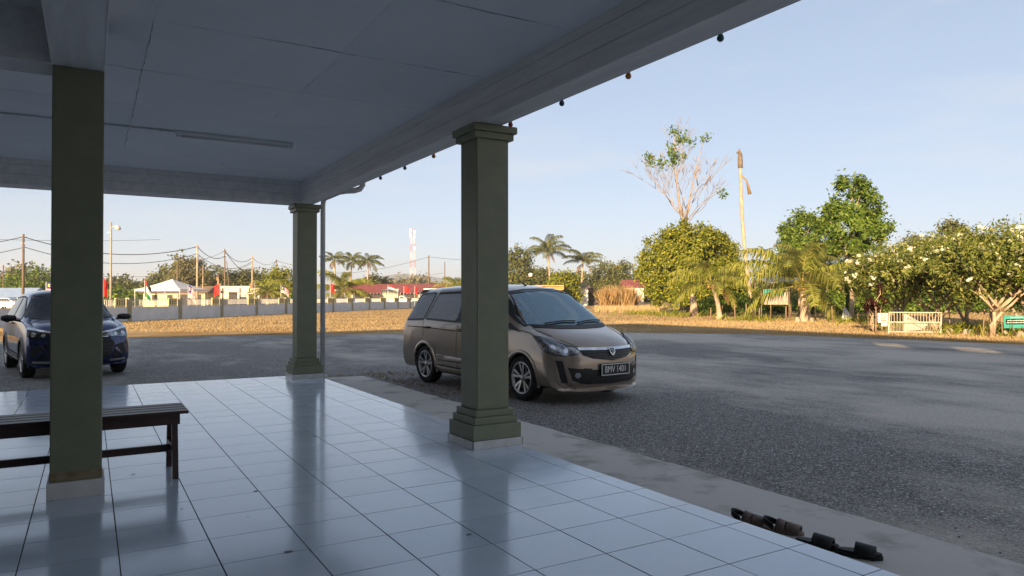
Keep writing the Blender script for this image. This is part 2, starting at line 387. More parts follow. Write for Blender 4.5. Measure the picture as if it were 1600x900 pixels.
def beam(label, x0, x1, y0, y1, long, bands=3, z0=CAPZ, z1=CZ+.06):
    b = B().box(x0+.012, x1-.012, y0+.012 if long == 'x' else y0, y1-.012 if long == 'x' else y1, z0+.012, z1).obj('porch_beam', MT['dark'])
    tag(b, label, kind='structure')
    hs = [z0+(z1-z0)*i/bands for i in range(bands+1)]
    for i in range(bands):
        g = .0014
        za, zb = hs[i]+(g if i else -.001), hs[i+1]-g
        if long == 'y':
            mk_ = [(x0, x0+.011, y0, y1), (x1-.011, x1, y0, y1)]
        else:
            mk_ = [(x0, x1, y0, y0+.011), (x0, x1, y1-.011, y1)]
        for q in mk_: bev(B().box(*q, za, zb).obj('beam_board', MT['beam'], b), .002, 1)
    if long == 'y': bev(B().box(x0+.0115, x1-.0115, y0, y1, z0+.0005, z0+.011).obj('soffit_board', MT['beam'], b), .002, 1)
    else: bev(B().box(x0, x1, y0+.0115, y1-.0115, z0+.0005, z0+.011).obj('soffit_board', MT['beam'], b), .002, 1)
    return b
beam('long pale boarded edge beam resting on the outer columns', 3.05, 3.295, -8, 12.64, 'y')
beam('far pale boarded cross beam at the end of the porch', -6.8, 3.049, 12.16, 12.62, 'x')
beam('pale beam over the plain column running towards the viewer', -.235, .085, -8, 5.77, 'y', 1)
beam('dim cross beam running left from the plain column', -6.8, .085, 5.772, 6.10, 'x', 1)
# hall behind the viewer: walls, roof slab, fascia
HW = B()
HW.box(-7, -6.8, -8.2, 12.64, -.3, 3.42); HW.box(-6.8, 3.2, -8.2, -8, -.3, 3.42)
HW.box(-20, -7, 12.44, 12.64, -.3, 3.42); HW.box(-20, -19.8, -24, 12.44, -.3, 3.42); HW.box(3.0, 3.2, -24, -8.2, -.3, 3.42)
tag(HW.obj('hall_wall', MT['wallw']), 'cream plastered hall walls behind the porch', kind='structure')
roofm = mat('parapet_paint', (.52, .50, .46), (.62, .60, .56), 1.5, .8, .001, 30)
rf = B(); rf.box(-21, 4.1, -25, 13.45, 3.43, 3.9)
rf.box(-21, 4.1, 13.2, 13.45, 3.9, 5.35); rf.box(-21, 4.1, -25, -24.75, 3.9, 5.35); rf.box(-21, -20.75, -24.75, 13.2, 3.9, 5.35)  # unseen parapet, added and sized for the shadow edge across the yard
for (ya, yb, za, zb) in ((-24.75, 13.2, 4.3, 5.35), (-24.75, -3.5, 3.9, 4.3), (-2.3, -1.0, 3.9, 4.3), (.1, 13.2, 3.9, 4.3)):  # slots left in the added parapet so sun patches reach the asphalt
    rf.box(3.85, 4.1, ya, yb, za, zb)
tag(rf.obj('hall_roof', roofm), 'flat hall roof with an added parapet, slotted to let sun patches through', kind='structure')
# ceiling lamp and conduit
lamp = empty('fluorescent_lamp', (1.53, 9.2, CZ), 0, 'long unlit white fluorescent batten on the porch ceiling', 'lamp')
bev(B().box(-.68, .68, -.03, .03, -.045, -.004).obj('housing', MT['white'], lamp), .006)
B().tube([(-.62, 0, -.062), (.62, 0, -.062)], .013, 10).obj('tube', mat('tube_glass', (.7, .7, .68), None, rough=.2), lamp, True)
for s in (-.65, .65): bev(B().box(s-.018, s+.018, -.02, .02, -.08, -.045).obj('lamp_holder', MT['white'], lamp), .004)
con = B(); con.tube([(-6.7, 9.2, CZ-.014), (.85, 9.2, CZ-.014)], .011, 8); con = con.obj('cable_conduit', MT['pipe'], None, True)
tag(con, 'thin grey cable conduit running across the ceiling to the lamp', 'conduit')
for x in (-.3, .38, .7): B().box(x-.02, x+.02, 9.175, 9.225, CZ-.028, CZ-.003).obj('clip', MT['pipe'], con)
cn2 = B().tube([(.135, .5, CZ-.014), (.135, 5.0, CZ-.014)], .011, 8).obj('cable_conduit', MT['pipe'], None, True)
tag(cn2, 'thin cable conduit beside the beam above the plain column', 'conduit')
# downpipe
dp = empty('downpipe', (3.59, 12.72, GZ), 0, 'tall grey rainwater downpipe beside the farthest column', 'pipe')
B().tube([(0, 0, .07), (0, 0, 3.12), (0, -.03, 3.2), (0, -.12, 3.235), (0, -1.0, 3.235)], .044, 16).obj('pipe', MT['pipe'], dp, True)
B().tube([(0, -1.0, 3.235), (.05, -1.15, 3.235), (.16, -1.27, 3.235), (.24, -1.32, 3.26), (.28, -1.34, 3.32), (.28, -1.34, 3.6)], .046, 14).obj('elbow', MT['pipe'], dp, True)
B().tube([(0, 0, .02), (0, 0, .09)], .056, 16).obj('socket', MT['pipe'], dp, True)
for z in (.9, 2.2): B().box(-.055, .055, -.055, .055, z, z+.02).obj('bracket', MT['pipe'], dp)
bev(B().box(3.56, 3.71, 12.80, 12.92, GZ-.05, GZ+.07).obj('drain_block', MT['conc'])); tag(bpy.data.objects['drain_block'], 'small concrete drain block at the foot of the downpipe', 'block')
# coloured bulbs
bc = {'green': (.01, .09, .06), 'orange': (.5, .17, .02), 'blue': (.01, .04, .08), 'red': (.35, .02, .02)}
bm_ = {k: mat('bulb_'+k, v, None, rough=.15, coat=.5) for k, v in bc.items()}
for i, (y, k, ds) in enumerate([(3.09, 'green', 'nearest the viewer, dark green'), (3.958, 'orange', 'orange, before the dark blue one'), (4.796, 'blue', 'dark blue, next before the green column'),
    (5.622, 'red', 'red, right above the column capital'), (6.47, 'green', 'dark green, hidden behind the column top'), (7.323, 'orange', 'orange, first beyond the column'), (8.175, 'green', 'dark green, second beyond the column'), (9.025, 'blue', 'dark blue, farthest of the row')]):
    b = empty('light_bulb', (3.315, y, CAPZ-.012), 0, 'small bulb under the edge beam, '+ds, 'bulb', 'coloured bulbs along the edge beam')
    B().lathe([(0, -.026), (.011, -.024), (.020, -.015), (.023, -.004), (.020, .007), (.013, .018), (.011, .03)], 16).obj('globe', bm_[k], b, True)
    B().lathe([(.014, .022), (.015, .05), (0, .05)], 12).obj('socket', MT['cable'], b, True)
cb = B(); cb.tube([(3.315, 1+i*.14, CAPZ+.045-.006*math.sin(i*1.04)**2) for i in range(60)], .006, 5); tag(cb.obj('bulb_cable', MT['cable']), 'black cable carrying the coloured bulbs along the beam', 'cable')
# ================================================================== bench
bn = empty('bench', (-1.0, 6.2, 0), R(.6), 'long dark brown slatted wooden bench behind the plain column', 'bench')
for i in range(4):
    y = -.19+i*.125
    bev(B().box(-1.75, 1.655, y-.052, y+.052, .488, .512).obj('slat', MT['wood'], bn), .004)
for y in (-.185, .185): bev(B().box(-1.66, 1.60, y-.012, y+.012, .405, .487).obj('rail', MT['wood'], bn), .003)
for x in (-1.62, -.05, 1.565):
    for s in (-1, 1):
        q = B(); q.bar((x, s*.235, 0), (x, s*.15, .487), .042, .036); q = q.obj('leg', MT['wood'], bn); bev(q, .003)
    if x != -.05: bev(B().box(x-.018, x+.018, -.20, .20, .185, .235).obj('cross_rail', MT['wood'], bn), .003)
bev(B().box(-1.6, 1.547, -.018, .018, .17, .225).obj('stretcher', MT['wood'], bn), .003)

V = []; F = []
for (x, y, s_) in ((.93, 3.95, .03), (.30, 6.3, .018), (.52, 5.1, .014), (1.02, 5.3, .016), (1.15, 6.9, .012), (.86, 4.7, .01), (1.9, 3.7, .02), (1.3, 4.5, .008), (2.2, 5.2, .008), (1.6, 7.8, .012), (2.5, 3.3, .006), (.5, 8.4, .012), (1.05, 9.6, .014), (2.9, 3.4, .006)):
    n = 7; k = len(V); a0 = random.uniform(0, 6)
    for i in range(n): a = a0+i*6.283/n; V.append((x+s_*math.cos(a)*random.uniform(.6, 1.3), y+s_*.6*math.sin(a)*random.uniform(.6, 1.3), .0022))
    F.append(tuple(range(k, k+n)))
tag(mk('floor_scraps', V, F, mat('scrap_grey', (.16, .15, .14), (.3, .28, .25), 30, .9)), 'tiny grey scraps and dirt specks on the porch tiles', kind='stuff')
# ================================================================== sandals
def outline(L, W, n=28):
    o = []
    for i in range(n):
        t = 2*math.pi*i/n; x = math.cos(t); y = math.sin(t)
        w = W*(.82+.18*x) if x > 0 else W*(.82+.02*x)
        o.append((x*L/2, y*w/2*(1 if y > 0 else .95)+.006*math.cos(t)))
    return o
def strap(a, b, h, w0, w1, n=12, th=.004, xs=0):
    # an arched band over the foot from side a to side b, w0..w1 along x
    V = []; F = []
    for i in range(n+1):
        t = math.pi*i/n; y = a+(b-a)*(1-math.cos(t))/2; z = h*math.sin(t)**.8; x0 = w0+xs*math.sin(t); x1 = w1+xs*.5*math.sin(t)
        for (dx, dz) in ((x0, 0), (x1, -.012*math.sin(t)), (x1, -.012*math.sin(t)-th), (x0, -th)): V.append((dx, y, z+dz+.022))
    for i in range(n):
        F += [(i*4+j, i*4+(j+1) % 4, i*4+4+(j+1) % 4, i*4+4+j) for j in range(4)]
    return V, [f[::-1] for f in F]
solem = mat('sole_tan', (.18, .13, .10), (.26, .2, .16), 30, .7); uppm = mat('strap_brown', (.15, .105, .082), (.22, .16, .125), 40, .7, .001, 90)
blk = mat('sandal_black', (.006, .006, .007), (.014, .013, .013), 40, .65, .001, 90)
for i, (x, y, a, kind, lab) in enumerate([(3.60, 3.135, -68, 'b', 'brown strapped sandal with black heel loop, the one nearer the column'), (3.655, 2.925, -66, 'b', 'brown strapped sandal with black heel loop, overlapped in front of its partner'),
        (3.61, 2.655, -70, 'k', 'black slide sandal lying just behind the brown pair'), (3.675, 2.44, -62, 'k', 'black slide sandal nearest the right, last on the apron')]):
    s = empty('sandal', (x, y, -.066), R(a), lab, 'sandal', 'sandals left on the apron')
    L, W = (.245, .102)
    bev(B().prism(outline(L, W), 0, .022).obj('sole', solem if kind == 'b' else blk, s), .004)
    if kind == 'b':
        V, F = strap(-.048, .048, .05, .02, .10, xs=.008, th=.006); mk('toe_strap', V, F, uppm, s, True)
        V, F = strap(-.048, .048, .062, -.04, .012, xs=.012, th=.006); mk('instep_strap', V, F, uppm, s, True)
        V = []; n = 16
        for i in range(n+1):
            t_ = math.pi*(-.5+i/n); x_, y_ = -.045-.085*math.cos(t_), .05*math.sin(t_); z_ = .040+.026*math.cos(t_)
            for q_ in ((1, -.018), (1, .018), (.9, .018), (.9, -.018)): V.append((-.045-.072*math.cos(t_)*q_[0], y_*q_[0], z_+q_[1]))
        mk('heel_loop', V, [(i*4+k, i*4+4+k, i*4+4+(k+1) % 4, i*4+(k+1) % 4) for i in range(n) for k in range(4)], blk, s, True)
    else:
        V, F = strap(-.05, .05, .06, -.02, .085, th=.016, xs=.004); mk('strap', V, F, blk, s, True)
        bev(B().prism([(px*.97, py*.95) for px, py in outline(L, W)], .022, .036).obj('footbed', blk, s), .006)
# ================================================================== cars
def pchip(xk, yk, x):
    xk = np.asarray(xk, float); yk = np.asarray(yk, float); h = np.diff(xk); d = np.diff(yk)/h; m = np.zeros_like(yk)
    m[0], m[-1] = d[0], d[-1]
    for i in range(1, len(xk)-1):
        if d[i-1]*d[i] > 0:
            w1, w2 = 2*h[i]+h[i-1], h[i]+2*h[i-1]; m[i] = (w1+w2)/(w1/d[i-1]+w2/d[i])
    k = np.clip(np.searchsorted(xk, x)-1, 0, len(h)-1); t = (x-xk[k])/h[k]
    return ((1+2*t)*(1-t)**2*yk[k]+t*(1-t)**2*h[k]*m[k]+t*t*(3-2*t)*yk[k+1]+t*t*(t-1)*h[k]*m[k+1])
def chaikin(P, it):
    for _ in range(it):
        Q = [P[0]]
        for i in range(len(P)-1):
            Q += [P[i]*.75+P[i+1]*.25, P[i]*.25+P[i+1]*.75]
        Q.append(P[-1]); P = np.array(Q)
    return P
class Car:
    """body lofted from stations; panels are cut to outlines and laid on the body by ray casts"""
    def __init__(s, root, st, bow_f, bow_r, x_f, x_r, N=170):
        s.root = root
        st = np.array(st, float); k = np.arange(len(st)); u = np.linspace(0, len(st)-1, N)
        C = np.stack([pchip(k, st[:, i], u) for i in range(st.shape[1])], 1)
        rings = []
        for (x, zt, ze, he, zb, hb, hm, hbot, zbot) in C:
            zm = zbot+(zb-zbot)*.52
            P = np.array([(0, zbot), (hbot*.8, zbot), (hbot, zbot+.01), (hm-.015, zbot+.14), (hm, zm-.08), (hm, zm+.08), (hb+.012, zb-.06), (hb, zb), (hb-.01, zb+.03), (he+(hb-he)*.42, ze-(ze-zb)*.40), (he+.03, ze-.045), (he-.03, ze+.0), (he*.72, zt-(zt-ze)*.35), (he*.3, zt), (0, zt)])
            P = chaikin(P, 2)
            xs = np.full(len(P), x)
            fr = np.clip((x-x_f[0])/(x_f[1]-x_f[0]), 0, 1)**1.5; rr = np.clip((x_r[0]-x)/(x_r[0]-x_r[1]), 0, 1)**1.5
            yy = (np.abs(P[:, 0])/.9)
            xs = xs-bow_f*fr*yy**2.3+bow_r*rr*yy**2.6
            rings.append(np.stack([xs, P[:, 0], P[:, 1]], 1))
        rg = np.array(rings); n, m = rg.shape[:2]
        full = np.concatenate([rg, rg[:, -2:0:-1]*np.array([1, -1, 1])], 1); mm = full.shape[1]
        V = full.reshape(-1, 3); F = [(i*mm+j, i*mm+(j+1) % mm, (i+1)*mm+(j+1) % mm, (i+1)*mm+j) for i in range(n-1) for j in range(mm)]
        F += [tuple(range(mm)), tuple(range(n*mm-1, (n-1)*mm-1, -1))]
        s.V, s.F = V, F
        s.bvh = BVHTree.FromPolygons([Vector(v) for v in V], F)
    def cast(s, o, d):
        h = s.bvh.ray_cast(Vector(o), Vector(d)); return (h[0], h[1]) if h[0] is not None else (None, None)
    def frame(s, d):
        d = Vector(d).normalized(); a = d.cross(Vector((0, 0, 1))).normalized(); b = a.cross(d)
        return d, a, b
    def pt(s, d, u, v, off=.003):
        """panel space: u along the horizontal across the view direction d, v = up"""
        D, a, b = d; o = a*u+b*v-D*5; h, n = s.cast(o, D)
        if h is None: return None
        if n.dot(D) > 0: n = -n
        return h+n*off
    def panel(s, name, d, poly, m, off=.004, dens=.06, parent=None, thick=0):
        d = s.frame(d); pl = []
        for i in range(len(poly)):
            a, b = Vector(poly[i]), Vector(poly[(i+1) % len(poly)]); k = max(1, int((b-a).length/dens))
            pl += [a+(b-a)*j/k for j in range(k)]
        n0 = len(pl); x0, x1 = min(p.x for p in pl), max(p.x for p in pl); y0, y1 = min(p.y for p in pl), max(p.y for p in pl)
        ins = []
        for i in np.arange(x0+dens/2, x1, dens):
            for j in np.arange(y0+dens/2, y1, dens): ins.append(Vector((i, j)))
        vs, _, fs, *_r2 = geometry.delaunay_2d_cdt(pl+ins, [], [list(range(n0))], 1, 1e-5)
        V = []; ok = []
        for p in vs:
            q = s.pt(d, p.x, p.y, off); ok.append(q is not None); V.append(q if q is not None else Vector((0, 0, .5)))
        F = [tuple(f) for f in fs if all(ok[i] for i in f)]
        par = list(range(len(V)))
        def fi(a):
            while par[a] != a: par[a] = par[par[a]]; a = par[a]
            return a
        for f in F:
            for k in f[1:]: par[fi(k)] = fi(f[0])
        cnt = {}
        for f in F: cnt[fi(f[0])] = cnt.get(fi(f[0]), 0)+1
        if cnt: mxr = max(cnt, key=cnt.get); F = [f for f in F if fi(f[0]) == mxr]
        us = sorted({i for f in F for i in f}); rm = {v: i for i, v in enumerate(us)}; V = [V[i] for i in us]; F = [tuple(rm[i] for i in f) for f in F]
        o = mk(name, V, F, m, parent or s.root, True)
        # faces outwards
        D = d[0]
        me = o.data
        if me.polygons:
            if sum(p.normal.dot(D) for p in me.polygons) > 0: me.flip_normals()
        if thick:
            md = o.modifiers.new('s', 'SOLIDIFY'); md.thickness = thick; md.offset = 1
        return o
    def line(s, name, d, path, w, m, off=.003, parent=None, dens=.05):
        d = s.frame(d); P = []
        for i in range(len(path)-1):
            a, b = Vector(path[i]), Vector(path[i+1]); k = max(1, int((b-a).length/dens)); P += [a+(b-a)*j/k for j in range(k)]
        P.append(Vector(path[-1])); V = []; F = []
        for i, p in enumerate(P):
            t = (P[min(i+1, len(P)-1)]-P[max(i-1, 0)]).normalized(); nn = Vector((-t.y, t.x))*w/2
            q0, q1 = s.pt(d, p.x-nn.x, p.y-nn.y, off), s.pt(d, p.x+nn.x, p.y+nn.y, off)
            if q0 is None or q1 is None: continue
            V += [q0, q1]
        F = [(2*i, 2*i+2, 2*i+3, 2*i+1) for i in range(len(V)//2-1)]
        o = mk(name, V, F, m, parent or s.root, True)
        if o.data.polygons and sum(p.normal.dot(d[0]) for p in o.data.polygons) > 0: o.data.flip_normals()
        return o
    def body(s, m, cuts, arches, ra):
        """cuts: (dir, poly) openings for glass; arches: x positions"""
        V = [Vector(v) for v in s.V]; keep = []
        fr = [(s.frame(d), poly) for d, poly in cuts]
        def inside(p, poly):
            c = False; j = len(poly)-1
            for i in range(len(poly)):
                (xi, yi), (xj, yj) = poly[i], poly[j]
                if (yi > p[1]) != (yj > p[1]) and p[0] < (xj-xi)*(p[1]-yi)/(yj-yi)+xi: c = not c
                j = i
            return c
        me = bpy.data.meshes.new('body'); me.from_pydata(V, [], s.F); me.update()
        bm = bmesh.new(); bm.from_mesh(me); bmesh.ops.recalc_face_normals(bm, faces=bm.faces)
        if bm.calc_volume(signed=True) < 0: bmesh.ops.reverse_faces(bm, faces=bm.faces)
        bm.to_mesh(me); bm.free()
        bm = bmesh.new(); bm.from_mesh(me); dele = []; me2 = me
        for v in bm.verts:
            if abs(v.co.y) < .45: continue
            for x in arches:
                dx, dz = v.co.x-x, v.co.z-.33; r = math.hypot(dx, dz)
                if abs(r-ra) < .021: v.co.x = x+dx*ra/r; v.co.z = .33+dz*ra/r
        for f in bm.faces:
            c = f.calc_center_median()
            if abs(c.y) > .45 and any(math.hypot(c.x-x, c.z-.33) < ra-.004 for x in arches): dele.append(f)
        dset = set(dele)
        for f in bm.faces:
            if f in dset: continue
            c = f.calc_center_median()
            for (D, a, b), poly in fr:
                if f.normal.dot(D) < -.15 and inside((c.dot(a), c.dot(b)), poly): dele.append(f); break
        bmesh.ops.delete(bm, geom=dele, context='FACES'); bm.to_mesh(me2); bm.free(); me2.name = 'body'
        me2.materials.clear(); o = link('body', me2, m, s.root); autosmooth(o, 38); return o
def shrink(poly, k):
    cx = sum(p[0] for p in poly)/len(poly); cy = sum(p[1] for p in poly)/len(poly)
    out = []
    for x, y in poly:
        dx, dy = cx-x, cy-y; L = math.hypot(dx, dy); out.append((x+dx/L*k, y+dy/L*k))
    return out
CM = dict(tyre=mat('tyre_rubber', (.012, .012, .012), (.022, .021, .02), 12, .85), alloy=mat('alloy', (.42, .42, .42), (.5, .5, .5), 8, .28, metal=.85),
          black=mat('black_trim', (.010, .010, .011), (.016, .016, .017), 20, .5), chrome=mat('chrome', (.75, .75, .77), None, rough=.1, metal=1),
          seam=mat('panel_gap', (.006, .006, .006), None, rough=.9), lampin=mat('lamp_inner', (.26, .27, .28), (.62, .63, .65), 11, .22, metal=.7, mid=(.40, .6)),
          lens=glass('clear_lens', (.93, .94, .95)), amber=mat('amber', (.6, .24, .03), None, rough=.25), plate=mat('plate_black', (.012, .012, .013), None, rough=.35), lett=mat('plate_white', (.75, .75, .73), None, rough=.4),
          red=mat('tail_red', (.25, .01, .01), None, rough=.15, coat=.6), seat=mat('car_seat', (.06, .06, .065), (.10, .10, .105), 20, .85), disc=mat('brake_disc', (.12, .12, .12), None, rough=.5, metal=.6))
def wheel(root, x, y, r, rr, w, side, style):
    h = empty('wheel', (x, y, r)); h.parent = root; h.rotation_euler = (0, 0, 0 if side < 0 else math.pi)
    # local -Y is outwards
    t = B(); hw = w/2
    t.lathe([(rr-.005, -hw+.012), (rr+.02, -hw), (r-.035, -hw-.004), (r-.012, -hw+.012), (r, -hw+.035), (r, hw-.035), (r-.012, hw-.012), (r-.04, hw), (rr, hw-.01)], 44, axis='Y'); t.obj('tyre', CM['tyre'], h, True)
    rim = B(); rim.lathe([(rr+.004, -hw+.006), (rr-.006, -hw+.002), (rr-.02, -hw+.02), (rr-.03, -hw+.07), (rr-.03, hw-.02)], 44, axis='Y')
    rim = rim.obj('rim', CM['alloy'], h, True)
    dk = B().lathe([(rr-.03, -hw+.10), (.0, -hw+.10)], 32, axis='Y').obj('brake_disc', CM['disc'], h)
    nsp = 5
    for i in range(nsp):
        for dlt in (-.17, .17):
            a = 2*math.pi*i/nsp+math.pi/2
            ca, sa = math.cos(a+dlt*.55), math.sin(a+dlt*.55); cb_, sb = math.cos(a+dlt*1.25), math.sin(a+dlt*1.25)
            ta, tb = Vector((-sa, 0, ca)), Vector((-sb, 0, cb_))
            p0, p1 = Vector((ca*.045, -hw+.028, sa*.045)), Vector((cb_*(rr-.014), -hw+.012, sb*(rr-.014)))
            wd0, wd1 = .014, .023
            V = [p0+ta*wd0, p0-ta*wd0, p1-tb*wd1, p1+tb*wd1]
            bk = Vector((0, .035, 0)); V += [v+bk+(-ta if k in (0, 3) else ta)*.004 for k, v in enumerate(V)]
            o = mk('spoke', V, [(0, 1, 2, 3), (4, 7, 6, 5), (0, 4, 5, 1), (1, 5, 6, 2), (2, 6, 7, 3), (3, 7, 4, 0)], CM['alloy'], h); bev(o, .004)
    B().lathe([(0, -hw+.014), (.028, -hw+.016), (.034, -hw+.024), (.06, -hw+.03), (.062, -hw+.06)], 24, axis='Y').obj('hub_cap', CM['alloy'], h, True)
    return h
def arch_lip(car, x, r, m, parent, w=.045, out=.012, zc=.33):
    for sg in (-1, 1):
        V = []; n = 40
        for i in range(n+1):
            t = math.pi*(-.10+1.20*i/n); row = []
            for rr_, oo in ((r-.006, -.02), (r-.006, out), (r+w*.4, out), (r+w, .002)):
                px, pz = x+math.cos(t)*rr_, zc+math.sin(t)*rr_
                h, nn = car.cast((px, sg*3, max(pz, .26)), (0, -sg, 0))
                if h is None: h = Vector((px, sg*.8, pz))
                row.append(Vector((px, h.y+sg*oo, pz)))
            V += row
        F = [(i*4+j, i*4+j+1, i*4+5+j, i*4+4+j) for i in range(n) for j in range(3)]
        mk('wheel_arch', V, F if sg > 0 else [f[::-1] for f in F], m, parent, True)
        W = []; F = []
        for i in range(21):
            t = math.pi*(-.12+1.24*i/20)
            for y in (.80, .50): W.append((x+math.cos(t)*(r+.004), sg*y, zc+math.sin(t)*(r+.004)))
        F = [(2*i, 2*i+1, 2*i+3, 2*i+2) for i in range(20)]+[tuple(range(1, 42, 2))]
        mk('wheel_well', W, F, CM['seam'], parent)
# ------------------------------------------------------------------ bronze people carrier
def paint(name, c, flake, rough=.28):
    m = mat(name, c, tuple(x*flake for x in c), 900, rough, metal=.55, coat=1.0, spec=.5); return m
def side(poly, sg):     # outline given as (x forward, z) -> panel coordinates for a cast from side sg
    return [(-sg*x, z) for x, z in poly]
def build_mpv():
    root = empty('people_carrier', (0, 0, 0), 0, 'bronze grey seven seat people carrier parked beyond the middle column, plate BMV 1401', 'car')
    pm_ = paint('bronze_paint', (.31, .255, .205), 1.2)
    # x, ztop, zedge, hedge, zbelt, hbelt, hmid, hbot, zbot
    st = [(-2.20, .52, .50, .60, .46, .72, .74, .66, .34), (-2.265, .70, .67, .70, .60, .80, .82, .74, .28), (-2.28, .92, .89, .72, .80, .83, .855, .79, .25),
          (-2.25, 1.06, 1.03, .72, .92, .85, .88, .82, .24), (-2.19, 1.20, 1.16, .70, 1.00, .86, .89, .84, .235), (-2.06, 1.47, 1.42, .64, 1.05, .865, .895, .845, .23),
          (-1.97, 1.60, 1.55, .61, 1.055, .865, .90, .845, .23), (-1.78, 1.645, 1.592, .61, 1.05, .87, .902, .85, .23), (-1.3, 1.672, 1.612, .62, 1.04, .872, .905, .85, .225), (-.6, 1.69, 1.628, .63, 1.02, .872, .903, .85, .22),
          (0, 1.682, 1.62, .63, 1.00, .872, .90, .85, .22), (.45, 1.645, 1.585, .62, .985, .87, .90, .85, .22), (.68, 1.60, 1.54, .61, .98, .868, .90, .85, .22),
          (1.05, 1.385, 1.33, .635, .975, .862, .90, .85, .22), (1.38, 1.175, 1.125, .66, .965, .852, .90, .85, .22), (1.55, 1.075, 1.03, .675, .95, .845, .902, .85, .22), (1.72, 1.015, .975, .665, .905, .845, .902, .85, .22), (1.95, .945, .905, .64, .85, .845, .895, .84, .215),
          (2.12, .87, .835, .62, .79, .84, .885, .83, .21), (2.22, .80, .77, .60, .73, .83, .875, .82, .20), (2.275, .72, .69, .60, .65, .82, .865, .81, .195),
          (2.30, .60, .57, .60, .54, .81, .85, .80, .19), (2.305, .46, .44, .60, .41, .78, .82, .78, .185), (2.29, .33, .315, .56, .30, .72, .76, .74, .18), (2.25, .235, .23, .5, .225, .64, .66, .66, .19)]
    c = Car(root, st, .40, .10, (1.3, 2.3), (-1.5, -2.28))
    S = lambda sg: (0, -sg, 0)
    quarter = [(-2.045, 1.07), (-1.995, 1.25), (-1.90, 1.47), (-1.83, 1.525), (-1.45, 1.545), (-1.33, 1.54), (-1.46, 1.09)]
    rear = [(-1.385, 1.10), (-1.24, 1.535), (-.4, 1.55), (-.37, 1.07)]
    front = [(-.27, 1.065), (-.29, 1.55), (.22, 1.525), (.42, 1.48), (.88, 1.15), (.93, 1.035)]
    fq = [(.99, 1.03), (.98, 1.10), (1.30, .985), (1.33, .965)]
    ws = [(-.60, 1.535), (-.3, 1.575), (0, 1.585), (.3, 1.575), (.60, 1.535), (.72, 1.22), (.765, 1.06), (.4, 1.045), (0, 1.04), (-.4, 1.045), (-.765, 1.06), (-.72, 1.22)]
    rw = [(-.58, 1.50), (.58, 1.50), (.70, 1.12), (-.70, 1.12)]
    cuts = [(S(sg), side(shrink(p, .025), sg)) for sg in (-1, 1) for p in (quarter, rear, front)]
    cuts += [((-1, 0, -.25), None), ((1, 0, 0), [(-u, v) for u, v in shrink(rw, .03)])]
    fd = (-1, 0, 0)
    cuts[-2] = (fd, shrink(ws, .035))
    bd = c.body(pm_, cuts, (1.365, -1.365), .352)
    gl = glass('tinted_glass', (.34, .36, .37), 1.9); gw = glass('windscreen_glass', (.74, .88, .95), 3.6, (.72, .92, 1.0))  # blue of the reflected sky put into the windscreen's tint and gloss
    for sg in (-1, 1):
        for nm, p in (('quarter_window', quarter), ('rear_window', rear), ('front_window', front)):
            w_ = c.panel(nm, S(sg), side(p, sg), gl, .004)
            pp = p+[p[0]]
            c.line('window_seal', S(sg), side(pp, sg), .030, CM['black'], .006, w_)
        c.panel('pillar_trim', S(sg), side([(-.385, 1.06), (-.405, 1.555), (-.275, 1.555), (-.255, 1.06)], sg), CM['black'], .005)
        c.panel('corner_window', S(sg), side(fq, sg), CM['black'], .005)
        vis = [(-1.26, 1.535), (-1.24, 1.60), (-.4, 1.615), (.2, 1.595), (.45, 1.53), (.42, 1.48), (.2, 1.535), (-.4, 1.555)]
        c.panel('rain_visor', S(sg), side(vis, sg), mat('visor_brown', (.05, .032, .03), None, rough=.15, coat=.5), .014, thick=.003)
        for path in ([(-1.44, 1.06), (-1.43, .95), (-1.40, .80)], [(-.33, 1.05), (-.33, .30)], [(.98, 1.02), (1.00, .85), (.98, .42), (.93, .30)], [(-.98, .34), (.93, .30)], [(-1.42, .955), (-.33, .925)], [(-1.00, .66), (-.98, .34)]):
            c.line('panel_gap', S(sg), side(path, sg), .011, CM['seam'], .002)
        c.line('belt_crease_shade', S(sg), side([(-2.0, .955), (-1.42, .955), (-.33, .925), (.9, .885)], sg), .014, CM['seam'], .0015)  # dark strip laid on the body for the shade of the crease
        c.panel('side_moulding', S(sg), side([(-.93, .47), (-.9, .52), (.88, .47), (.95, .42), (-.9, .42)], sg), pm_, .016, thick=.012)
        c.panel('sill_skirt', S(sg), side([(-.95, .33), (.92, .29), (.92, .225), (-.95, .235)], sg), pm_, .02, thick=.01)
        c.panel('fuel_flap' if sg > 0 else 'fuel_flap', S(sg), side([(-1.96, .74), (-1.96, .90), (-1.83, .92), (-1.80, .90), (-1.80, .75), (-1.83, .73)], sg), pm_, .004) if sg < 0 else None
        for hx in (-1.28, .02 if False else -.18):
            h = B(); q, n = c.cast((hx, sg*3, .955), (0, -sg, 0)); y = q.y+sg*.028
            h.tube([(hx-.085, q.y, .952), (hx-.07, y, .955), (hx+.07, y, .957), (hx+.085, q.y, .958)], [.014, .016, .016, .014], 8); h.obj('door_handle', CM['black'], root, True)
        # mirror, folded back
        mir = B(); mir.lathe([(0, -.15), (.05, -.145), (.085, -.10), (.095, 0), (.085, .09), (.05, .135), (0, .14)], 20); mo = mir.obj('door_mirror', pm_, root, True)
        mo.scale = (.75, .62, 1.0); mo.rotation_euler = (0, R(90), 0); mo.location = (.78, sg*.925, 1.06)
        # rear lamp
        c.panel('rear_lamp', (1, -sg*.7, 0), None or [(-sg*u, v) for u, v in [(1.92, .95)]] if False else [(sg*(-.2), .9)]*3, CM['red'], .004) if False else None
    # glass front and back
    w_ = c.panel('windscreen', fd, ws, gw, .004, .08); c.line('screen_seal', fd, ws+[ws[0]], .042, CM['black'], .006, w_)
    w_ = c.panel('rear_screen', (1, 0, 0), [(-u, v) for u, v in rw], gl, .004, .08); c.line('screen_seal', (1, 0, 0), [(-u, v) for u, v in rw+[rw[0]]], .04, CM['black'], .006, w_)
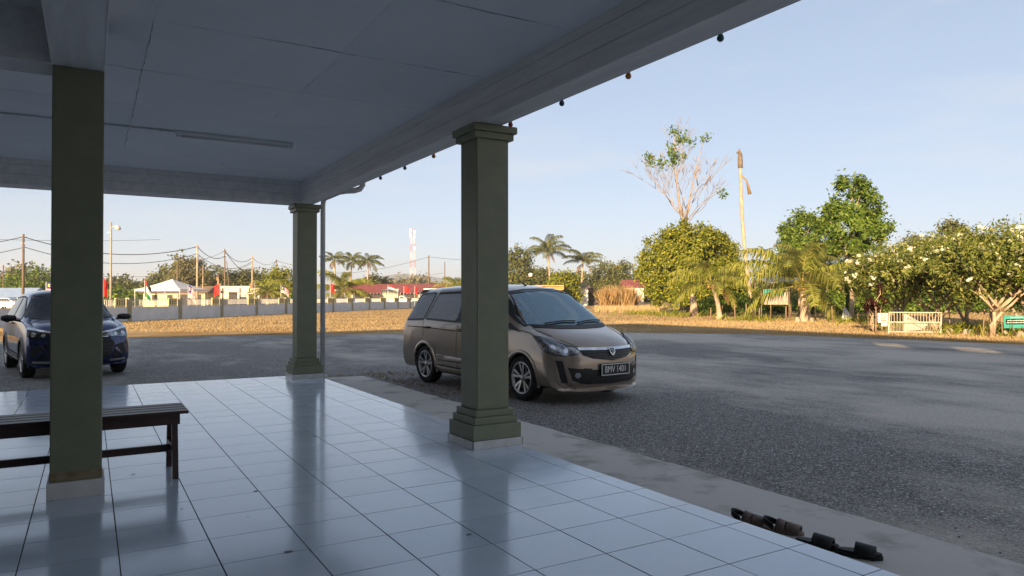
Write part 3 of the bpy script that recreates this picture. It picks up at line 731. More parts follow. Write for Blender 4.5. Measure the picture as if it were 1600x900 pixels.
    c.panel('cowl', fd, [(-.74, 1.075), (-.40, 1.062), (0, 1.055), (.40, 1.062), (.74, 1.075), (.70, 1.035), (.4, 1.018), (0, 1.012), (-.4, 1.018), (-.70, 1.035)], CM['black'], .007, .05)
    # bonnet shut lines: panel u runs towards -y ... symmetric anyway
    for sg in (-1, 1):
        c.line('bonnet_gap', fd, [(sg*.735, 1.03), (sg*.70, .985), (sg*.655, .93), (sg*.60, .86), (sg*.52, .80), (sg*.46, .775)], .010, CM['seam'], .002)
    dn = (0, 0, -1)
    c.line('bonnet_gap', fd, [(-.46, .775), (-.2, .765), (.2, .765), (.46, .775)], .010, CM['seam'], .002)
    for y in (-.28, .28):
        h, n = c.cast((1.66, y, 3), dn); B().lathe([(0, .012), (.012, .01), (.016, 0)], 10, h).obj('washer_nozzle', CM['black'], root, True)
    # wipers
    for (y0, y1, x0) in ((-.55, .02, 1.50), (.02, .58, 1.50)):
        arm = []; bl = []
        for i in range(9):
            t = i/8; y = y0+(y1-y0)*t; h, n = c.cast((4, y, 1.075+.03*math.sin(t*2.2)), (-1, 0, 0)); arm.append(h+n*(.022 if n.x > 0 else -.022))
        wp = B().tube(arm, .011, 6).obj('wiper', CM['black'], root, True)
    # head lamps: cast diagonally so that they wrap round the corner
    for sg in (-1, 1):
        d = (-1, -sg*.75, 0); D, a, b = c.frame(d)
        def uv(x, y, z, a=a, b=b): v = Vector((x, y, z)); return (v.dot(a), v.dot(b))
        hl = [uv(x, sg*y, z) for x, y, z in ((1.60, .84, .925), (1.72, .80, .915), (1.92, .74, .865), (2.06, .66, .815), (2.16, .56, .775), (2.20, .50, .725), (2.19, .54, .69), (2.10, .68, .665), (1.98, .77, .68), (1.86, .83, .715), (1.78, .855, .77), (1.70, .86, .85))]
        hd = c.panel('headlight', d, hl, CM['lampin'], .004, .035)
        for (x, y, z, r, m_) in ((1.93, .775, .765, .045, CM['chrome']), (2.07, .655, .735, .036, CM['chrome']), (1.80, .83, .80, .022, CM['amber'])):
            u0, v0 = uv(x, sg*y, z); c.panel('reflector', d, [(u0+r*math.cos(t), v0+r*math.sin(t)) for t in np.linspace(0, 2*math.pi, 18)[:-1]], m_, .010, .03, hd)
            if 0: c.panel('bulb_shade', d, [(u0+r*.45*math.cos(t), v0+r*.45*math.sin(t)) for t in np.linspace(0, 2*math.pi, 12)[:-1]], CM['black'] if m_ is CM['chrome'] else m_, .014, .03, hd)
        c.panel('lens', d, hl, CM['lens'], .022, .035, hd); c.line('lamp_rim', d, hl+[hl[0]], .012, CM['black'], .006, hd)
        # corner intake slash, fog recess, fog lamp
        sl_ = [uv(x, sg*y, z) for x, y, z in ((2.00, .80, .61), (2.10, .735, .60), (2.17, .69, .30), (2.08, .76, .30))]
        c.panel('corner_intake', d, sl_, CM['black'], .005, .03); c.line('intake_rim', d, [sl_[3], sl_[0]], .03, pm_, .02)
        fg = [(sg*u, v) for u, v in ((.67, .52), (.61, .33), (.50, .285), (.34, .27), (.34, .49), (.46, .50))]
        fr_ = c.panel('fog_recess', fd, fg, CM['black'], .005, .03)
        c.line('recess_rim', fd, [fg[5], fg[0], fg[1], fg[2], fg[3]], .022, pm_, .018, fr_)
        B_ = [(sg*.535+.038*math.cos(t), .405+.038*math.sin(t)) for t in np.linspace(0, 2*math.pi, 18)[:-1]]
        c.panel('fog_lamp', fd, B_, CM['chrome'], .016, .02)
    # grille
    gr = [(-.50, .755), (-.2, .765), (.2, .765), (.50, .755), (.46, .675), (.32, .625), (0, .588), (-.32, .625), (-.46, .675)]
    g = c.panel('grille', fd, gr, CM['black'], .004, .03)
    for z, hw in ((.712, .45), (.678, .42), (.645, .30), (.615, .15)):
        c.line('grille_slat', fd, [(-hw, z), (0, z-.004), (hw, z)], .009, mat('slat_grey', (.05, .05, .052), None, rough=.4), .016, g)
    c.line('chrome_bar', fd, [(-.50, .757), (-.2, .752), (0, .748), (.2, .752), (.50, .757)], .034, CM['chrome'], .016, g)
    bdg = c.panel('badge', fd, [(-.052, .76), (.052, .76), (.05, .70), (.03, .665), (0, .648), (-.03, .665), (-.05, .70)], CM['chrome'], .026, .02, None, thick=.008)
    c.panel('badge_field', fd, [(-.036, .745), (.036, .745), (.034, .70), (0, .668), (-.034, .70)], CM['black'], .036, .02, bdg)
    c.line('badge_mark', fd, [(-.022, .735), (.012, .725), (-.002, .705), (.014, .69), (-.006, .682)], .009, CM['chrome'], .039, bdg)
    # lower intake and plate
    lo = c.panel('lower_intake', fd, [(-.355, .475), (.355, .475), (.355, .285), (0, .272), (-.355, .285)], CM['black'], .005, .03)
    for z in (.31, .345, .38): c.line('intake_slat', fd, [(-.345, z), (.345, z)], .010, mat('slat_grey', (.05, .05, .052), None, rough=.4), .014, lo)
    c.line('bumper_lip', fd, [(-.62, .262), (-.3, .248), (0, .244), (.3, .248), (.62, .262)], .022, pm_, .022)
    c.line('bumper_crease', fd, [(-.66, .655), (-.36, .605), (0, .565), (.36, .605), (.66, .655)], .026, pm_, .008)
    h, n = c.cast((4, 0, .46), (-1, 0, 0)); px = h.x+.028
    pl = empty('number_plate', (px, .035, .47)); pl.parent = root
    bev(B().box(-.012, .0, -.275, .275, -.085, .085).obj('backing', CM['plate'], pl), .004)
    fr = B(); fr.box(.0005, .006, -.27, .27, .068, .078); fr.box(.0005, .006, -.27, .27, -.078, -.068); fr.box(.0005, .006, -.27, -.26, -.068, .068); fr.box(.0005, .006, .26, .27, -.068, .068); fr.obj('frame', CM['lett'], pl)
    mt = Matrix(((0, 0, 1, .003), (1, 0, 0, 0), (0, 1, 0, 0), (0, 0, 0, 1)))
    text_obj('lettering', 'BMV 1401', .118, CM['lett'], mt @ Matrix.Diagonal((.84, 1.08, 1, 1)), pl, .002)
    # aerial, rear spoiler
    B().tube([(.35, .0, 1.655), (.22, 0, 1.72), (.06, 0, 1.80)], [.016, .006, .004], 8).obj('aerial', CM['black'], root, True)
    sp = B(); V = []
    for i in range(13):
        y = -.62+1.24*i/12; e = (abs(y)/.62)**2
        V += [(-1.80, y, 1.640-.03*e), (-2.06+.04*e, y, 1.625-.05*e), (-2.10+.05*e, y, 1.60-.05*e), (-1.90, y, 1.585-.05*e)]
    sp.add(V, [(i*4+j, i*4+(j+1) % 4, i*4+4+(j+1) % 4, i*4+4+j) for i in range(12) for j in range(4)]+[(3, 2, 1, 0), (48, 49, 50, 51)]); sp.obj('spoiler', pm_, root, True)
    # cabin
    fl_ = B(); fl_.box(-2.0, 1.3, -.78, .78, .34, .38); fl_.box(1.0, 1.45, -.76, .76, .38, .99); fl_.obj('cabin_floor', CM['seat'], root)
    for x, ys in ((.25, (-.38, .38)), (-.7, (-.4, 0, .4)), (-1.5, (-.38, .38))):
        for y in ys:
            s = B(); s.box(x-.25, x+.25, y-.23, y+.23, .42, .62); s.bar((x-.22, y, .55), (x-.40, y, 1.17), .44, .13); s.bar((x-.40, y, 1.20), (x-.45, y, 1.38), .26, .10)
            bev(s.obj('seat', CM['seat'], root), .04, 3)
    sw = B(); cw = Vector((.82, -.38, .95)); sw.tube([cw+Vector((-.07*math.sin(t)*1, .18*math.cos(t), .17*math.sin(t))) for t in np.linspace(0, 2*math.pi, 21)], .014, 8, False); sw.obj('steering_wheel', CM['black'], root, True)
    for x in (1.365, -1.365):
        arch_lip(c, x, .352, pm_, root)
        for sg in (-1, 1): wheel(root, x, sg*.785, .322, .225, .205, sg, 0)
    return root
mpv = build_mpv()
mpv.location = (6.02, 10.14, GZ); mpv.rotation_euler = (0, 0, R(-83.8))
# ------------------------------------------------------------------ dark blue SUV
def build_suv():
    root = empty('compact_suv', (0, 0, 0), 0, 'dark blue compact SUV facing the porch, half hidden by the plain column', 'car')
    pm_ = paint('blue_paint', (.010, .020, .085), 1.4, .22)
    st = [(-1.96, .55, .53, .56, .48, .68, .70, .62, .38), (-2.02, .74, .71, .64, .64, .74, .77, .70, .31), (-2.03, .95, .92, .66, .84, .78, .82, .75, .28), (-1.98, 1.12, 1.08, .65, .97, .80, .835, .78, .27),
          (-1.86, 1.40, 1.35, .59, 1.03, .81, .845, .80, .265), (-1.72, 1.55, 1.50, .56, 1.05, .815, .85, .80, .26), (-1.3, 1.61, 1.555, .57, 1.04, .82, .855, .80, .25), (-.6, 1.635, 1.575, .58, 1.03, .82, .855, .80, .24), (.1, 1.62, 1.56, .58, 1.02, .82, .855, .80, .24), (.36, 1.57, 1.51, .575, 1.015, .82, .855, .80, .24),
          (.7, 1.36, 1.30, .60, 1.01, .815, .855, .80, .24), (1.0, 1.155, 1.11, .64, 1.00, .81, .855, .80, .24), (1.12, 1.085, 1.05, .655, .985, .81, .855, .80, .24), (1.35, 1.05, 1.02, .66, .955, .81, .853, .80, .24), (1.65, 1.01, .98, .65, .90, .81, .85, .80, .24), (1.82, .96, .93, .64, .86, .805, .845, .79, .24),
          (1.92, .88, .855, .63, .80, .80, .84, .785, .23), (1.98, .76, .74, .63, .70, .79, .835, .78, .225), (2.01, .60, .585, .63, .56, .78, .825, .775, .22), (2.02, .45, .435, .62, .42, .76, .80, .76, .215), (2.0, .33, .32, .56, .31, .70, .74, .72, .21), (1.95, .25, .245, .5, .24, .62, .64, .64, .22)]
    c = Car(root, st, .30, .10, (1.1, 2.02), (-1.3, -2.03))
    S = lambda sg: (0, -sg, 0); fd = (-1, 0, 0)
    rear = [(-1.62, 1.10), (-1.45, 1.46), (-.42, 1.50), (-.40, 1.07)]
    front = [(-.32, 1.07), (-.34, 1.50), (.12, 1.465), (.58, 1.19), (.70, 1.06)]
    ws = [(-.55, 1.505), (-.3, 1.54), (0, 1.55), (.3, 1.54), (.55, 1.505), (.66, 1.25), (.73, 1.095), (.4, 1.085), (0, 1.08), (-.4, 1.085), (-.73, 1.095), (-.66, 1.25)]
    cuts = [(S(sg), side(shrink(p, .025), sg)) for sg in (-1, 1) for p in (rear, front)]+[(fd, shrink(ws, .035))]
    c.body(pm_, cuts, (1.2625, -1.2625), .358)
    gl = glass('suv_side_glass', (.14, .16, .18)); gw = glass('suv_screen_glass', (.30, .36, .40))
    for sg in (-1, 1):
        for nm, p in (('rear_window', rear), ('front_window', front)):
            w_ = c.panel(nm, S(sg), side(p, sg), gl, .004); c.line('window_seal', S(sg), side(p+[p[0]], sg), .03, CM['black'], .006, w_)
        c.panel('pillar_trim', S(sg), side([(-.40, 1.06), (-.42, 1.50), (-.34, 1.50), (-.32, 1.06)], sg), CM['black'], .005)
        for path in ([(-.36, 1.05), (-.36, .40)], [(.75, 1.04), (.78, .80), (.74, .42)], [(-.86, .42), (.74, .40)]):
            c.line('panel_gap', S(sg), side(path, sg), .010, CM['seam'], .002)
        c.panel('sill_cladding', S(sg), side([(-.9, .42), (.85, .40), (.85, .25), (-.9, .26)], sg), CM['black'], .014, thick=.01)
        c.panel('sill_strip', S(sg), side([(-.85, .37), (.78, .35), (.78, .32), (-.85, .34)], sg), CM['chrome'], .03)
        for hx in (-1.25, -.2):
            q, n = c.cast((hx, sg*3, .97), (0, -sg, 0)); y = q.y+sg*.028
            B().tube([(hx-.08, q.y, .967), (hx-.065, y, .97), (hx+.065, y, .972), (hx+.08, q.y, .973)], .013, 8).obj('door_handle', pm_, root, True)
        mi = B(); mi.lathe([(0, -.115), (.045, -.112), (.075, -.08), (.085, 0), (.075, .07), (.045, .10), (0, .105)], 20); mo = mi.obj('door_mirror', CM['black'], root, True)
        mo.scale = (.80, .75, 1.15); mo.rotation_euler = (R(90), 0, 0); mo.location = (.62, sg*.985, 1.085)
        B().bar((.66, sg*.80, 1.03), (.63, sg*.93, 1.06), .06, .04).obj('mirror_arm', CM['black'], root)
        d = (-1, -sg*.6, 0); D, a, b = c.frame(d)
        def uv(x, y, z, a=a, b=b): v = Vector((x, y, z)); return (v.dot(a), v.dot(b))
        hl = [uv(x, sg*y, z) for x, y, z in ((1.66, .80, .895), (1.82, .74, .875), (1.95, .55, .835), (1.99, .42, .815), (2.0, .42, .76), (1.96, .58, .745), (1.84, .76, .735), (1.72, .82, .77))]
        hd = c.panel('headlight', d, hl, CM['lampin'] if sg > 0 else CM['black'], .004, .035)
        c.panel('running_light', d, [uv(x, sg*y, z) for x, y, z in ((1.62, .81, .93), (1.82, .745, .905), (1.95, .56, .862), (2.0, .34, .83), (2.0, .34, .805), (1.95, .56, .832), (1.82, .745, .872), (1.64, .81, .895))], CM['chrome'], .012, .03, hd)
        for (x, y, z, r) in ((1.83, .75, .80, .04), (1.93, .62, .79, .036)):
            u0, v0 = uv(x, sg*y, z); c.panel('reflector', d, [(u0+r*math.cos(t), v0+r*math.sin(t)) for t in np.linspace(0, 2*math.pi, 16)[:-1]], CM['chrome'], .010, .03, hd)
        c.panel('lens', d, hl, CM['lens'], .02, .035, hd)
        ck = [uv(x, sg*y, z) for x, y, z in ((1.90, .75, .62), (1.98, .60, .58), (1.99, .56, .36), (1.90, .72, .34), (1.84, .79, .45))]
        c.panel('bumper_corner', d, ck, CM['black'], .010, .03)
        c.panel('corner_blade', d, [uv(x, sg*y, z) for x, y, z in ((1.97, .62, .55), (1.99, .58, .52), (1.90, .74, .33), (1.88, .76, .36))], CM['chrome'] if False else pm_, .022, .03)
        c.panel('skid_corner', d, [uv(x, sg*y, z) for x, y, z in ((1.88, .77, .335), (1.99, .50, .325), (1.97, .50, .285), (1.86, .77, .295))], CM['alloy'], .014, .03)
    w_ = c.panel('windscreen', fd, ws, gw, .004, .08); c.line('screen_seal', fd, ws+[ws[0]], .042, CM['black'], .006, w_)
    c.panel('cowl', fd, [(-.70, 1.10), (0, 1.088), (.70, 1.10), (.66, 1.07), (0, 1.06), (-.66, 1.07)], CM['black'], .007, .05)
    g = c.panel('grille', fd, [(-.42, .80), (.42, .80), (.56, .62), (.46, .36), (-.46, .36), (-.56, .62)], CM['black'], .006, .03)
    for z in (.78, .745): c.line('chrome_bar', fd, [(-.44, z), (0, z-.012), (.44, z)], .014, CM['chrome'], .016, g)
    for z in (.42, .48, .54, .60): c.line('grille_slat', fd, [(-.48, z), (.48, z)], .014, mat('slat_grey', (.05, .05, .052), None, rough=.4), .014, g)
    h, n = c.cast((4, 0, .52), (-1, 0, 0)); bev(B().box(h.x+.01, h.x+.025, -.26, .26, .46, .58).obj('number_plate', CM['plate'], root), .004)
    for sg in (-1, 1): c.line('bonnet_gap', fd, [(sg*.70, 1.07), (sg*.69, 1.0), (sg*.66, .92), (sg*.6, .86)], .010, CM['seam'], .002)
    fl_ = B(); fl_.box(-1.7, 1.0, -.72, .72, .36, .40); fl_.box(.7, 1.02, -.70, .70, .40, 1.02); fl_.obj('cabin_floor', CM['seat'], root)
    for x, ys in ((.0, (-.36, .36)), (-.9, (-.38, 0, .38))):
        for y in ys:
            s = B(); s.box(x-.25, x+.25, y-.22, y+.22, .44, .64); s.bar((x-.22, y, .57), (x-.38, y, 1.17), .44, .13); s.bar((x-.38, y, 1.2), (x-.42, y, 1.36), .26, .10); bev(s.obj('seat', CM['seat'], root), .04, 3)
    for x in (1.2625, -1.2625):
        arch_lip(c, x, .358, CM['black'], root, .07, .018)
        for sg in (-1, 1): wheel(root, x, sg*.745, .33, .225, .205, sg, 0)
    return root
suv = build_suv()
suv.location = (-.47, 17.3, GZ); suv.rotation_euler = (0, 0, R(-80))
# ================================================================== plants
def leafm(name, c1, c2, c3, tr=.3, isl=.75): return mat(name, c1, c2, .6, .55, spec=.12, isl=isl, transl=tr, c3=c3, mid=(.2, .8))
LF = dict(mango=leafm('leaf_mango', (.085, .115, .014), (.185, .205, .022), (.30, .28, .038)),
          fresh=leafm('leaf_fresh', (.05, .095, .014), (.115, .175, .022), (.19, .25, .04)),
          teak=leafm('leaf_teak', (.05, .098, .014), (.11, .17, .022), (.18, .24, .04)),
          frang=leafm('leaf_frangipani', (.06, .09, .016), (.15, .175, .032), (.27, .27, .07)),
          far=leafm('leaf_far', (.06, .075, .024), (.12, .135, .04), (.21, .20, .07)),
          fardry_haze=leafm('leaf_far_dry_haze', (.10, .10, .045), (.165, .155, .07), (.24, .205, .10)),  # far dry foliage, with distance haze put into the colours
          palm=leafm('leaf_palm', (.10, .125, .02), (.21, .225, .04), (.36, .34, .08), isl=.5),
          palmd=leafm('leaf_palm_dark', (.06, .075, .018), (.12, .135, .032), (.20, .20, .06), isl=.5),
          dry=leafm('leaf_dry', (.22, .13, .05), (.34, .21, .08), (.42, .29, .13)),
          red=leafm('leaf_red', (.03, .006, .006), (.075, .012, .014), (.13, .03, .025)),
          flower=mat('petal', (.75, .72, .55), None, rough=.6, transl=.3), straw=leafm('straw', (.37, .25, .11), (.47, .34, .165), (.55, .42, .23), .2))
def clumps(C, n, sig):       # leaves gathered round clump centres
    C = np.asarray(C, float); k = RNG.integers(0, len(C), n)
    return C[k]+RNG.normal(size=(n, 3))*sig
def shell(c, r, n, lo=.62, zmin=-1):
    v = RNG.normal(size=(n*3, 3)); v /= np.linalg.norm(v, axis=1)[:, None]; v = v[v[:, 2] > zmin][:n]
    return np.array(c)+v*np.array(r)*RNG.uniform(lo, 1.0, (len(v), 1))
def limb(b, p0, p1, r0, r1, wob=.08, n=6):
    p0, p1 = Vector(p0), Vector(p1); L = (p1-p0).length; P = []
    for i in range(n+1):
        t = i/n; q = p0.lerp(p1, t)+Vector((random.gauss(0, wob), random.gauss(0, wob), 0))*L*.25*math.sin(t*math.pi)
        P.append(q)
    b.tube(P, [r0+(r1-r0)*i/n for i in range(n+1)], 7); return P
def broadleaf(name, label, loc, trunk_h, balls, nclump, nleaf, leaf, sig, m, bark, r0=.2, cat='tree', group=None, lean=0, zmin=-.6, asp=.5):
    t = empty(name, loc, 0, label, cat, group)
    b = B(); cs = [np.array(x[0]) for x in balls]
    top = Vector((lean, 0, trunk_h)); P = limb(b, (0, 0, -.1), top, r0, r0*.7, .05)
    for c in cs:
        e = Vector(c); limb(b, P[-2], e, r0*.55, r0*.12, .2)
        for _ in range(3): 
            q = e+Vector((random.gauss(0, .4), random.gauss(0, .4), random.gauss(0, .3)))*1.2; limb(b, P[-1].lerp(e, .6), q, r0*.25, r0*.06, .2)
    b.obj('trunk', bark, t, True)
    tot = sum(x[1][0]*x[1][1] for x in balls); CC = []
    for c, r in balls: CC.append(shell(c, r, max(4, int(nclump*r[0]*r[1]/tot)), zmin=zmin))
    CC = np.concatenate(CC); L = clumps(CC, nleaf, sig)
    ctr = np.mean(CC, 0); nr = L-ctr; nr /= np.linalg.norm(nr, axis=1)[:, None]+1e-6
    scatter_quads('crown', L, leaf, m, .25, asp, t, nr*.8, .8)
    return t
# --- coconut fronds: shared meshes, one per rise angle, leaflets hang with gravity
def frond_mesh(el, m, rm, seed, nl=64):
    rr = np.random.default_rng(seed); V = []; F = []; MI = []
    n = 16; P = []; p = np.array([0., 0, 0]); st = 1.0/n; drop = R(70+.35*el+rr.uniform(-12, 12)); sw = rr.uniform(-.35, .35)
    for i in range(n+1):
        P.append(p.copy()); a = R(el)-drop*(i/n)**1.35; b = sw*(i/n)**1.5; p = p+np.array([math.cos(a)*math.cos(b), math.cos(a)*math.sin(b), math.sin(a)])*st
    P = np.array(P)
    for i in range(n+1):
        r = .008*(1-.85*i/n)+.001
        for k in range(4): V.append(P[i]+np.array([0, math.cos(k*1.5708)*r, math.sin(k*1.5708)*r]))
    for i in range(n):
        F += [(i*4+j, i*4+(j+1) % 4, i*4+4+(j+1) % 4, i*4+4+j) for j in range(4)]
    MI += [1]*len(F)
    for s in (-1, 1):
        for k in range(nl):
            t = .16+.84*(k+rr.uniform(-.4, .4))/nl; t = min(max(t, .12), .99); f = t*n; i = min(int(f), n-1); q = P[i]+(P[i+1]-P[i])*(f-i); d = P[i+1]-P[i]; d /= np.linalg.norm(d)
            sd = np.cross(d, [0, 0, 1]); sd /= np.linalg.norm(sd)+1e-6
            ll = .30*(math.sin(math.pi*(t*.84+.13))**.55)*rr.uniform(.75, 1.1); w = .0135*rr.uniform(.7, 1.2)
            o = sd*s*rr.uniform(.55, .8)+d*rr.uniform(.4, .7)+np.array([0, 0, rr.uniform(-.15, .25)]); o /= np.linalg.norm(o)
            g = o*.45+np.array([0, 0, -rr.uniform(.55, 1.15)]); g /= np.linalg.norm(g)
            e1 = q+o*ll*.42; e2 = e1+g*ll*.6
            k0 = len(V); V += [q-d*w*.5, q+d*w*.5, e1+d*w*.6, e1-d*w*.6, e2]; F += [(k0, k0+1, k0+2, k0+3), (k0+3, k0+2, k0+4)]; MI += [0, 0]
    me = bpy.data.meshes.new('frond'); me.from_pydata([tuple(v) for v in V], [], F); me.materials.append(m); me.materials.append(rm); me.polygons.foreach_set('material_index', MI); me.update(); return me
FR = {}; ELS = (78, 62, 46, 30, 14, -4, -24)
rach = mat('frond_rib', (.24, .21, .05), (.32, .27, .07), 5, .5); rachd = mat('frond_rib_dry', (.26, .16, .07), None, rough=.8)
for key, m in (('palm', LF['palm']), ('palmd', LF['palmd']), ('dry', LF['dry'])):
    FR[key] = [[frond_mesh(e, m, rachd if key == 'dry' else rach, i*7+v+len(key)) for v in range(2)] for i, e in enumerate(ELS)]
def palm(label, loc, h, L, nf, m='palm', lean=(0, 0), r=.13, dry=3, cat='palm tree', group=None, up=1.0, bark=None, name='coconut_palm', nuts=0):
    t = empty(name, loc, random.uniform(0, 6), label, cat, group); c, s = math.cos(-t.rotation_euler.z), math.sin(-t.rotation_euler.z)
    lx, ly = lean[0]*c-lean[1]*s, lean[0]*s+lean[1]*c
    b = B(); P = []; rad = []; n = 26
    for i in range(n+1):
        q = i/n; P.append((lx*q*q, ly*q*q, h*q-.05)); rad.append((r*(1.0-.35*q)+(.35*r*max(0, 1-q*h*1.6)))*(1+.05*(i % 2)))
    b.tube(P, rad, 10); b.obj('trunk', bark or MT['bark'], t, True)
    top = Vector(P[-1])
    for i in range(nf):
        q = i/(nf-1); dr = i >= nf-dry; k = min(6, max(0, int(round(6*min(1, q*up)**.9+random.uniform(-.5, .5))))); k = 6 if dr else k
        o = link('frond', random.choice(FR['dry' if dr else m][k]), None, t); o.location = top+Vector((0, 0, .03)); o.rotation_euler = (0, 0, i*2.39996+random.uniform(-.2, .2)); o.scale = [L*random.uniform(.85, 1.1)*(.55 if dr else 1)]*3
    if nuts:
        for i in range(nuts):
            a = i*2.4; o = B().lathe([(0, -.12), (.07, -.1), (.11, 0), (.08, .09), (0, .12)], 10).obj('coconut', nutm, t, True); o.location = top+Vector((.2*math.cos(a), .2*math.sin(a), -.15))
    return t
nutm = mat('coconut_husk', (.30, .14, .04), (.4, .22, .06), 8, .6)
# --- frangipani: forked thick limbs, leaf rosettes and white flowers at every tip
def frangipani(label, loc, H, W, seed, depth=6, lean=0):
    rr = random.Random(seed); t = empty('frangipani_tree', loc, rr.uniform(0, 6), label, 'tree', 'frangipani trees along the yard edge')
    b = B(); tips = []
    def grow(p, d, L, r, k):
        q = p+d*L; mid = p.lerp(q, .5)+Vector((rr.gauss(0, .04), rr.gauss(0, .04), rr.gauss(0, .02)))*L*2
        b.tube([p, mid, q], [r, r*.88, r*.78], 6)
        if k == 0: tips.append((q, (q-mid).normalized())); return
        nb = 3 if rr.random() < .4 else 2; a0 = rr.uniform(0, 6.28)
        for i in range(nb):
            a = a0+i*6.283/nb+rr.uniform(-.4, .4); e = Vector((math.cos(a), math.sin(a), 0))
            dd = (d*.72+e*rr.uniform(.45, .8)*(W/H)*1.05+Vector((0, 0, .24))).normalized()
            grow(q, dd, L*rr.uniform(.66, .86), r*.68, k-1)
        if k <= 4 and rr.random() < .8: tips.append((q, d))
    for i in range(3):
        a = rr.uniform(0, 6.28); grow(Vector((rr.gauss(0, .05), rr.gauss(0, .05), -.05)) if i else Vector((0, 0, -.1)), Vector((math.cos(a)*.45*(i > 0)+lean, math.sin(a)*.45*(i > 0), 1)).normalized(), H*.25, H*.022*(1 if i == 0 else .75), depth)
    b.obj('trunk', MT['bark'], t, True)
    V = []; FV = []
    for q, d in tips:
        n = rr.randint(16, 24)
        a_ = d.cross(Vector((.3, .2, 1))).normalized(); b_ = d.cross(a_)
        for i in range(n):
            a = i*2.4+rr.random(); o = (a_*math.cos(a)+b_*math.sin(a)+d*rr.uniform(-.1, .8)).normalized(); l = rr.uniform(.12, .23)*H/4; w = l*.34
            s = o.cross(d).normalized()*w*.5; q0 = q+d*rr.uniform(-.12, .05); mid = q0+o*l*.55; V += [q0, mid+s, q0+o*l+Vector((0, 0, -.05)), mid-s]
        if rr.random() < .16 and q.z > H*.35:
            c0 = q+d*.16
            for i in range(14):
                f = c0+Vector((rr.gauss(0, .05), rr.gauss(0, .05), rr.gauss(0, .04))); o = Vector((rr.gauss(0, 1), rr.gauss(0, 1), rr.gauss(0, 1))).normalized(); s = o.cross(Vector((.1, .5, .8))).normalized()*.05; u = o.cross(s).normalized()*.05
                FV += [f-s, f-u, f+s, f+u]
    T_ = np.array([tuple(q) for q, d in tips]); lo = T_.min(0); hi = T_.max(0); c0 = (lo+hi)/2; c0[2] = H*.56; rad = np.array([(hi[0]-lo[0])*.52, (hi[1]-lo[1])*.52, H*.38])
    CC = np.concatenate([shell(c0, rad, 90, .35, -.75), shell(c0, rad, 60, .75, -.2)]); PP = clumps(CC, 8500, .19)
    quads('leaves', np.array([tuple(v) for v in V]), LF['frang'], t)
    scatter_quads('inner_leaves', PP, .155, LF['frang'], .35, .36, t)
    for c_ in shell(c0, rad*1.04, 20, .93, -.3):
        for i in range(12):
            f = Vector(c_)+Vector((rr.gauss(0, .05), rr.gauss(0, .05), rr.gauss(0, .04))); o = Vector((rr.gauss(0, 1), rr.gauss(0, 1), rr.gauss(0, 1))).normalized(); s = o.cross(Vector((.1, .5, .8))).normalized()*.06; u = o.cross(s).normalized()*.06
            FV += [f-s, f-u, f+s, f+u]
    if FV: quads('flowers', np.array([tuple(v) for v in FV]), LF['flower'], t)
    return t
# ------------------------------------------------------------------ right side of the yard
frangipani('broad frangipani with a forked pale trunk right of the white gate', at(1549, 26.3), 4.3, 5.0, 3)
frangipani('frangipani with several slanting pale stems just behind the white gate', at(1462, 31), 4.4, 5.2, 8, lean=-.1)
frangipani('frangipani with dark stems at the right edge behind the green sign', at(1605, 29), 4.6, 5.0, 21, lean=.1)
frangipani('low frangipani left of the white gate beside the red leaved shrub', at(1412, 36), 4.5, 5.0, 5)
frangipani('frangipani filling the gap between the two nearest frangipanis, set farther back', at(1512, 35), 4.9, 5.6, 17)
# dark evergreen shrub at the right edge
broadleaf('bush', 'dark green bush at the right edge above the green sign', at(1596, 30.5), .6, [((0, 0, 2.1), (.9, .9, .7)), ((.7, .2, 1.5), (.8, .8, .6))], 60, 2600, .16, .16, LF['teak'], MT['barkd'], .05, 'bush')
# tall round-headed tree and its neighbours
d = 50; z0 = GZ
broadleaf('shade_tree', 'tall broad leaved tree with a straight pale trunk behind the palms', at(1330, d), 4.6, [((0, 0, 6.1), (2.5, 2.3, 1.7)), ((.5, 0, 7.6), (2.2, 2.1, 1.5)), ((.2, .1, 8.9), (1.3, 1.3, 1.0)), ((-1.2, .3, 6.7), (1.4, 1.3, 1.1)), ((1.7, -.2, 6.2), (1.5, 1.4, 1.2)), ((.2, 0, 4.9), (1.9, 1.6, .7))], 85, 9000, .34, .24, LF['teak'], MT['bark'], .17, asp=.42)
broadleaf('shade_tree', 'narrow bright green tree left of the tall pale trunked tree', at(1250, 60), 3.6, [((0, 0, 5.0), (1.8, 1.7, 1.9)), ((.3, 0, 7.2), (1.5, 1.5, 1.3)), ((-.8, .2, 5.6), (1.2, 1.2, 1.3)), ((.4, 0, 3.2), (1.9, 1.6, 1.3))], 130, 9500, .30, .27, LF['fresh'], MT['bark'], .15)
broadleaf('bush', 'bright leafy thicket under the tall pale trunked tree', at(1356, 55), .8, [((0, 0, 2.6), (1.9, 1.5, 1.3)), ((1.4, .4, 1.6), (1.5, 1.2, 1.3)), ((-1.4, 0, 1.7), (1.2, 1.2, 1.3))], 90, 7500, .26, .24, LF['fresh'], MT['barkd'], .07, 'bush')
broadleaf('bush', 'dark undergrowth between the small coconut palm and the gate', at(1300, 56), .5, [((0, 0, 1.2), (2.6, 1.6, 1.0)), ((3.4, .4, 1.2), (2.2, 1.6, 1.1))], 80, 6000, .24, .26, LF['teak'], MT['barkd'], .06, 'bush')
broadleaf('bush', 'low dark undergrowth behind the leftmost small coconut palm', at(1140, 56), .4, [((0, 0, .8), (1.6, 1.2, .75)), ((-1.9, .3, .6), (1.0, 1.0, .5)), ((2.2, 0, .9), (1.3, 1.2, .8))], 60, 4200, .22, .22, LF['teak'], MT['barkd'], .05, 'bush')
